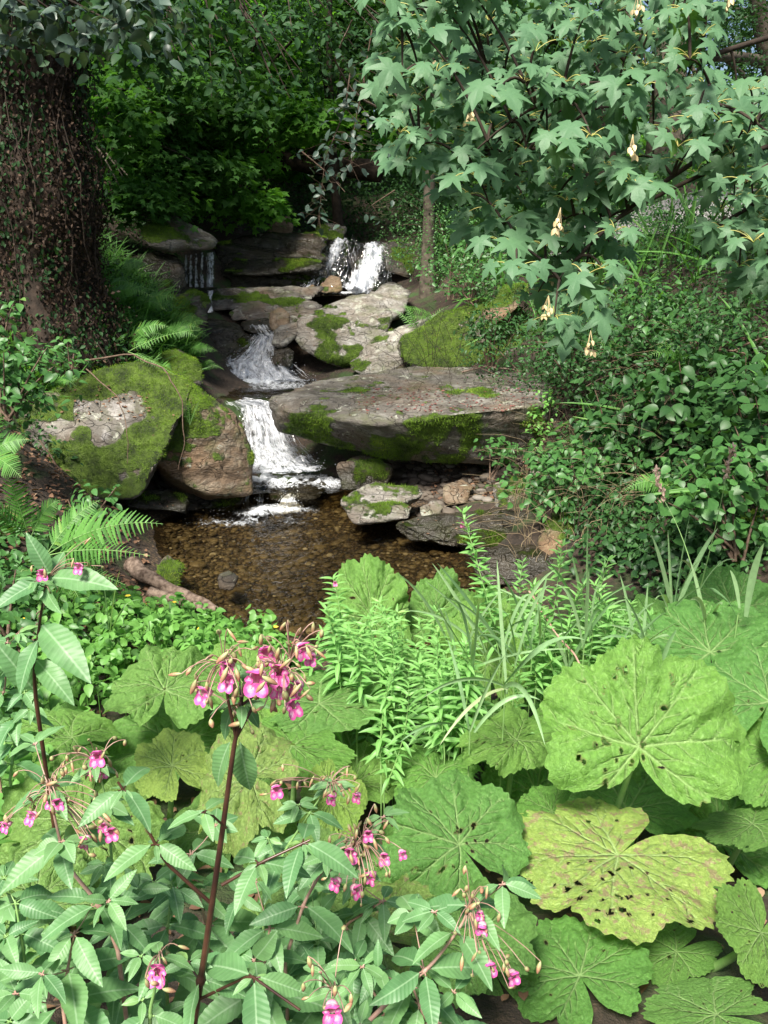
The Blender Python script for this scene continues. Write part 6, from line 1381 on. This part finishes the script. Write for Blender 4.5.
balsam([(193, 1030, 1.10), (204, 960, 1.10), (214, 890, 1.11), (224, 820, 1.12), (234, 745, 1.13), (236, 738, 1.13), (242, 697, 1.13)], 'tallest pink balsam with thick dark purple stem in the foreground', .0066, .095, 2, seed=1, smat='stem_d', t0=.12, shoots=1,
       flowers=[(204, 693, 1.10, .019), (228, 666, 1.11, .0185), (228, 680, 1.09, .018), (257, 678, 1.06, .026), (279, 672, 1.09, .0215), (280, 688, 1.10, .018), (265, 653, 1.13, .020), (302, 648, 1.14, .018), (292, 706, 1.10, .019), (297, 686, 1.12, .018), (311, 657, 1.15, .014)], buds=95,
       branches=[dict(pts=[(236, 738, 1.13), (262, 690, 1.15), (290, 660, 1.15)], r=.003, nodes=()), dict(pts=[(236, 738, 1.13), (228, 700, 1.12), (224, 665, 1.12)], r=.003, nodes=()), dict(pts=[(242, 705, 1.13), (262, 690, 1.12), (284, 676, 1.12)], r=.0025, nodes=()),
                 dict(pts=[(213, 905, 1.11), (165, 862, 1.10), (140, 815, 1.10), (118, 782, 1.10)], r=.0035, nodes=(.5, .98), leaf=.085), dict(pts=[(222, 885, 1.11), (262, 862, 1.12), (310, 840, 1.14)], r=.0032, nodes=(.5, .95), leaf=.10), dict(pts=[(198, 1000, 1.10), (250, 975, 1.06), (300, 1010, 1.0)], r=.003, nodes=(.6,), leaf=.11),
                 dict(pts=[(226, 828, 1.12), (212, 815, 1.1), (203, 812, 1.09)], r=.002, nodes=(.95,), leaf=.05)],
       extra_leaves=[((230, 742, 1.15), (206, 790, 1.14), 1.0), ((240, 742, 1.15), (250, 800, 1.14), 1.0), ((234, 705, 1.16), (218, 738, 1.15), 1.1), ((245, 704, 1.16), (262, 728, 1.15), 1.0)])
balsam([(36, 700, 2.0), (34, 670, 2.0), (40, 620, 2.02), (47, 578, 2.02)], 'tall balsam with broad leaves and two flowers at the left edge', .006, .13, 1, seed=2, smat='stem_d', t0=.93, shoots=1, size_top=.9,
       flowers=[(42, 573, 1.95, .020), (79, 567, 1.96, .019)], buds=10,
       extra_leaves=[((50, 575, 2.02), (28, 536, 2.0), 1.0), ((52, 578, 2.0), (108, 577, 1.92), .95), ((44, 580, 2.0), (-8, 600, 1.9), 1.0), ((42, 625, 2.0), (82, 668, 1.85), 1.0), ((48, 585, 2.0), (62, 545, 2.1), 1.0), ((38, 640, 2.0), (10, 690, 1.9), 1.0), ((36, 660, 2.0), (75, 700, 1.9), .9), ((34, 690, 2.0), (-5, 640, 1.95), .9)])
balsam([(118, 950, 1.22), (100, 905, 1.22), (66, 865, 1.23), (55, 820, 1.24), (49, 785, 1.24)], 'balsam with pale pink stem and four drooping flowers at the left', .0045, .135, 3, seed=3, smat='stem_p', t0=.25, size_top=.6,
       flowers=[(32, 816, 1.2, .016), (57, 803, 1.2, .015), (51, 802, 1.22, .013), (6, 825, 1.22, .014), (85, 840, 1.2, .0155), (111, 832, 1.2, .016), (103, 826, 1.22, .012)], buds=34)
balsam([(110, 905, 1.3), (112, 860, 1.3), (106, 800, 1.3), (97, 762, 1.3)], 'balsam with a small flower cluster above the olive leaf', .0035, .09, 3, seed=4, smat='stem_g', t0=.3, flowers=[(97, 756, 1.26, .019), (92, 768, 1.28, .014), (103, 772, 1.28, .012)], buds=26, size_top=.5)
balsam([(285, 960, 1.3), (305, 900, 1.32), (335, 850, 1.35), (362, 842, 1.36)], 'balsam with a wide cluster of pink flowers right of the tall stem', .004, .12, 3, seed=5, smat='stem_p', t0=.3, size_top=.5,
       flowers=[(350, 853, 1.32, .020), (336, 882, 1.30, .0175), (356, 889, 1.30, .018), (384, 857, 1.32, .016), (402, 853, 1.33, .013), (371, 876, 1.30, .017), (368, 834, 1.34, .015), (346, 862, 1.33, .015)], buds=46)
balsam([(262, 900, 1.45), (285, 850, 1.48), (315, 805, 1.5), (330, 785, 1.5)], 'balsam with small flowers in front of the shaded gap', .0035, .10, 3, seed=6, smat='stem_g', t0=.25, size_top=.5, flowers=[(332, 797, 1.45, .017), (357, 796, 1.46, .015), (333, 788, 1.48, .014), (276, 789, 1.42, .019)], buds=30)
balsam([(360, 1030, 1.12), (395, 995, 1.14), (432, 965, 1.16), (462, 925, 1.18), (470, 905, 1.18)], 'balsam leaning right with flowers before the mid-green butterbur leaf', .0045, .15, 3, seed=7, smat='stem_p', t0=.45, size_top=.55, flowers=[(482, 927, 1.13, .0155), (489, 966, 1.12, .019), (513, 975, 1.13, .017), (478, 957, 1.14, .014), (480, 914, 1.15, .012)], buds=34)
balsam([(150, 1060, 1.05), (150, 1010, 1.05), (156, 985, 1.05), (160, 955, 1.06)], 'low balsam with a single big pink flower below the dark stem', .004, .09, 2, seed=8, smat='stem_g', t0=.3, flowers=[(158, 972, .98, .0205)], buds=8)
balsam([(350, 1060, .98), (340, 1030, .98), (334, 990, 1.0)], 'low balsam with one flower at the bottom edge', .004, .09, 2, seed=9, smat='stem_p', t0=.2, flowers=[(332, 1009, .93, .021)], buds=10)
# leafy balsam without flowers
leafy = [((20, 1050, 1.25), (25, 960, 1.3), (15, 900, 1.35), 'leafy balsam at the bottom left corner'), ((70, 1060, 1.1), (62, 1000, 1.15), (75, 930, 1.2), 'leafy balsam right of the bottom left corner one'),
         ((115, 1060, 1.25), (125, 990, 1.28), (120, 920, 1.3), 'leafy balsam before the pale pink stem'), ((245, 1050, 1.2), (262, 985, 1.25), (270, 925, 1.3), 'leafy balsam just right of the dark stem'),
         ((310, 1050, 1.3), (322, 1000, 1.32), (318, 940, 1.35), 'leafy balsam at the bottom between dark stem and flowers'), ((400, 1060, 1.2), (385, 1010, 1.22), (352, 960, 1.25), 'leafy balsam before the mottled butterbur leaf'),
         ((170, 1050, 1.35), (165, 960, 1.4), (172, 880, 1.45), 'leafy balsam left of the dark stem'), ((215, 990, 1.5), (205, 920, 1.5), (190, 850, 1.55), 'leafy balsam behind the dark stem'),
         ((60, 990, 1.6), (42, 950, 1.6), (25, 905, 1.65), 'leafy balsam in front of the olive butterbur leaf'), ((440, 1060, 1.15), (425, 1020, 1.18), (412, 985, 1.2), 'leafy balsam at the foot of the leaning one'),
         ((290, 980, 1.5), (300, 930, 1.5), (290, 880, 1.55), 'leafy balsam under the small central flowers'), ((350, 960, 1.5), (345, 925, 1.5), (385, 900, 1.5), 'leafy balsam below the wide flower cluster'),
         ((10, 780, 2.2), (15, 740, 2.25), (25, 690, 2.3), 'leafy balsam beneath the tall one at the left edge'), ((-10, 720, 2.4), (5, 690, 2.4), (8, 640, 2.45), 'leafy balsam cut by the left edge')]
for i, (a, b, c, lab) in enumerate(leafy):
    balsam([a, b, c], lab, .0045, [.145, .16, .13][i % 3] if i < 12 else .14, 4, seed=20 + i, smat=['stem_g', 'stem_p'][i % 2], t0=.2, shoots=1, T=LANCE if i % 4 else LANCE2, leafk=4)

# ------------------------------------------------------------------ willowherb-like plants with narrow whorled leaves
def willow_plant(base, top, label, seed, L=.085, nn=15, r=.0028, group=None, T=NARROW2, flower_=None, bend=.05):
    rg = np.random.default_rng(seed + 300); b = P(*base); t = P(*top); root = thing('willowherb_plant', b, label, 'willowherb', group)
    mid = (b + t) / 2 + np.array([rg.normal() * bend, rg.normal() * bend, 0]); c = bez(b, mid, t, 22); st = MB(); lf = MB()
    g0 = b.copy(); g0[2] = min(b[2], float(H(b[0], b[1]))) - .02
    st.tube(np.vstack([g0[None], c]), np.concatenate([[r], np.linspace(r, r * .5, 22)]), 5)
    for q in np.linspace(.12, .99, nn):
        i = q * 21; p = np.array([np.interp(i, np.arange(22), c[:, k]) for k in range(3)]); ax = unit(c[min(int(i) + 1, 21)] - c[int(i)] + np.array([0, 0, 1e-4]))
        k = int(rg.integers(3, 5)); a = rg.uniform(0, 6.28) + np.arange(k) * 6.283 / k + rg.normal(size=k) * .2
        s = L * (1 - .5 * q) * rg.uniform(.85, 1.15, k); o = np.stack([np.cos(a), np.sin(a), .25 + .9 * q ** 3 + rg.normal(size=k) * .25], -1)
        lf.scatter(T, np.tile(p, (k, 1)), frames(o, np.array([0, -.3, 1.0]) + rg.normal(size=(k, 3)) * .25, s), np.clip(rg.random(k) * .6 + .4 * q ** 2, 0, 1))
    st.build('stem', MT['stem_g'], root, b); lf.build('leaves', MT['willow'], root, b)
    if flower_: flower(P(*flower_), (0.2, -1, .1), .018, root, rg)
    return root
willow_plant((500, 660, 3.1), (462, 512, 3.3), 'tallest willowherb stem, reaching over the pool with a pink tip', 1, .10, 22, .003, flower_=(462, 524, 3.28), T=NARROW)
willow_plant((545, 670, 3.2), (562, 545, 3.3), 'tall willowherb stem right of the tallest one', 2, .10, 17, T=NARROW)
willow_plant((590, 670, 3.2), (608, 560, 3.3), 'willowherb stem beside the upright grass blades', 3, .09, 16, T=NARROW)
willow_plant((528, 650, 3.4), (523, 562, 3.5), 'pale willowherb stem between the two tall ones', 4, .09, 14, T=NARROW)
willow_plant((330, 700, 3.0), (333, 578, 3.15), 'willowherb with pink buds at the left of its clump', 5, .10, 18, flower_=(335, 583, 3.1))
rg = np.random.default_rng(91)
k = 0
WL = ['willowherb stem of the clump left of the pool-side butterbur leaves', 'willowherb stem of the drooping clump just above the mid-green butterbur leaf', 'willowherb stem growing right in front of the upright pool-side butterbur leaves',
 'willowherb stem between the drooping clump and the largest butterbur leaf', 'short willowherb stem in the row behind the largest butterbur leaf', 'willowherb stem of the right end of the row, under the spreading grass']
for bi, (x0, x1, y0, y1, n, d0, d1) in enumerate([(315, 400, 600, 660, 16, 2.75, 3.2), (390, 470, 640, 700, 14, 2.55, 2.9), (340, 440, 610, 640, 8, 3.1, 3.5), (440, 540, 650, 700, 10, 2.7, 3.0), (520, 640, 585, 650, 26, 3.0, 3.6), (600, 680, 600, 640, 10, 3.0, 3.5)]):
    for _ in range(n):
        k += 1; px, py, d = rg.uniform(x0, x1), rg.uniform(y0, y1), rg.uniform(d0, d1)
        left = px < 470
        willow_plant((px + rg.normal() * 16, py + rg.uniform(70, 115), d - .05), (px, py, d), WL[bi], 10 + k, rg.uniform(.07, .10), 13, group=['willowherb clump by the pool', 'drooping willowherb clump', 'willowherb before the upright leaves', 'willowherb between clump and largest leaf', 'willowherb row behind the largest leaf', 'willowherb at the right end'][bi], T=NARROW2 if left else NARROW)

# ------------------------------------------------------------------ grasses
def grass_plant(base, blades, label, seed, mat='grass_blue', group=None, spike=None, wd=1.0):
    rg = np.random.default_rng(seed); b = P(*base); root = thing('grass_plant', b, label, 'grass', group); mb = MB(); st = MB()
    gz = b.copy(); gz[2] = min(b[2], float(H(b[0], b[1]))); st.tube([gz, b], .003, 5)
    for (tx, ty, td, w, h) in blades:
        e = P(tx, ty, td); mid = (b + e) / 2 + np.array([0, 0, h]); c = bez(b + rg.normal(size=3) * .01, mid, e, 14)
        t = unit(np.gradient(c, axis=0)); s = unit(np.cross(t, unit(EYE - b) * .7 + rg.normal(size=3) * .5)); wv = w * wd * np.sin(np.pi * np.clip(np.linspace(.12, 1.0, 14), 0, 1)) ** .7 + .0004
        nrm = np.cross(s, t)
        G = np.stack([c - s * wv[:, None] + nrm * wv[:, None] * .5, c, c + s * wv[:, None] + nrm * wv[:, None] * .5], 1); mb.grid(G, rg.random())
    if spike:
        sx, sy, sdp = spike; e = P(sx, sy, sdp); st.tube(bez(b, (b + e) / 2 + np.array([.02, 0, .1]), e, 12), np.linspace(.003, .0015, 12), 5)
        f = MB(); m = 60; tt = rg.random(m); d = unit(e - b); ax = e - d * .0 ; pp = e + np.outer(tt * .16 - .02, d) + rg.normal(size=(m, 3)) * .006
        f.scatter(OVATE, pp, frames(d + rg.normal(size=(m, 3)) * .6, rg.normal(size=(m, 3)), .022)); f.build('flower_spike', MT['spike'], root, b)
    mb.build('blade', MT[mat], root, b); st.build('stalk', MT['stem_g'], root, b); return root
grass_plant((588, 640, 3.3), [(588, 520, 3.3, .010, 0), (572, 555, 3.2, .007, .05), (606, 558, 3.3, .007, .06), (545, 560, 3.2, .008, .12), (628, 600, 3.1, .006, .1)], 'tall pale grass with upright blades in the middle of the bank', 1)
grass_plant((672, 620, 3.5), [(690, 515, 3.6, .009, .02), (652, 536, 3.4, .011, .06), (718, 528, 3.5, .011, .10), (655, 600, 3.2, .009, .12), (700, 560, 3.3, .006, .1), (668, 530, 3.5, .006, .02)], 'tall pale grass with spreading blades left of the mossy right rock', 2)
grass_plant((738, 615, 2.9), [(764, 543, 2.8, .013, .05), (730, 570, 2.9, .007, .06), (700, 590, 2.8, .006, .08)], 'broad single grass blade at the right above the pale butterbur leaf', 3)
grass_plant((708, 640, 3.1), [(690, 560, 3.1, .008, .03), (740, 600, 3.0, .007, .1), (722, 605, 2.9, .010, .14), (690, 600, 2.8, .010, .14)], 'drooping grass in front of the dark butterbur leaf', 4, spike=(664, 500, 3.4))
grass_plant((700, 590, 3.6), [(735, 560, 3.5, .007, .1), (680, 560, 3.5, .006, .08)], 'grass with pinkish seed spike before the dark bushes', 5, spike=(726, 476, 3.6))
grass_plant((505, 690, 2.5), [(497, 560, 2.6, .006, .02), (420, 700, 2.3, .007, .12), (585, 640, 2.4, .009, .14), (545, 745, 2.1, .009, .18), (440, 745, 2.3, .006, .1)], 'grass arching over the willowherb in the middle', 6)
grass_plant((470, 730, 2.4), [(400, 742, 2.3, .006, .1), (540, 700, 2.4, .007, .12), (448, 640, 2.5, .006, .05), (505, 655, 2.4, .007, .06)], 'grass at the foot of the willowherb clump', 7)
grass_plant((640, 660, 3.0), [(620, 575, 3.0, .006, .04), (600, 640, 2.8, .007, .1), (672, 640, 2.8, .008, .12), (648, 585, 3.0, .006, .03)], 'grass just behind the top of the largest butterbur leaf', 8)
grass_plant((110, 630, 4.2), [(100, 560, 4.2, .007, .04), (120, 570, 4.1, .007, .05), (140, 600, 4.0, .006, .1)], 'small tuft of grass below the fern frond', 9)
for i in range(16):
    px, py, d = rg.uniform(450, 700), rg.uniform(640, 690), rg.uniform(2.6, 3.4)
    grass_plant((px, py, d), [(px + rg.normal() * 45, py - rg.uniform(20, 90), d - rg.uniform(0, .3), rg.uniform(.004, .008), rg.uniform(.02, .15)) for _ in range(4)], 'short grass tuft threaded through the willowherb', 40 + i, group='short grass tufts in the willowherb')
# flat dark waterside rock cover: small plants on the pool edge
shrub(P(262, 625, 5.35), (.07, .06, .07), 'single small round-leaved plant at the pool edge', 'herb', .07, 5, 4, 260, ROUND, .05, name='small_plant', cat='plant', stems=3)
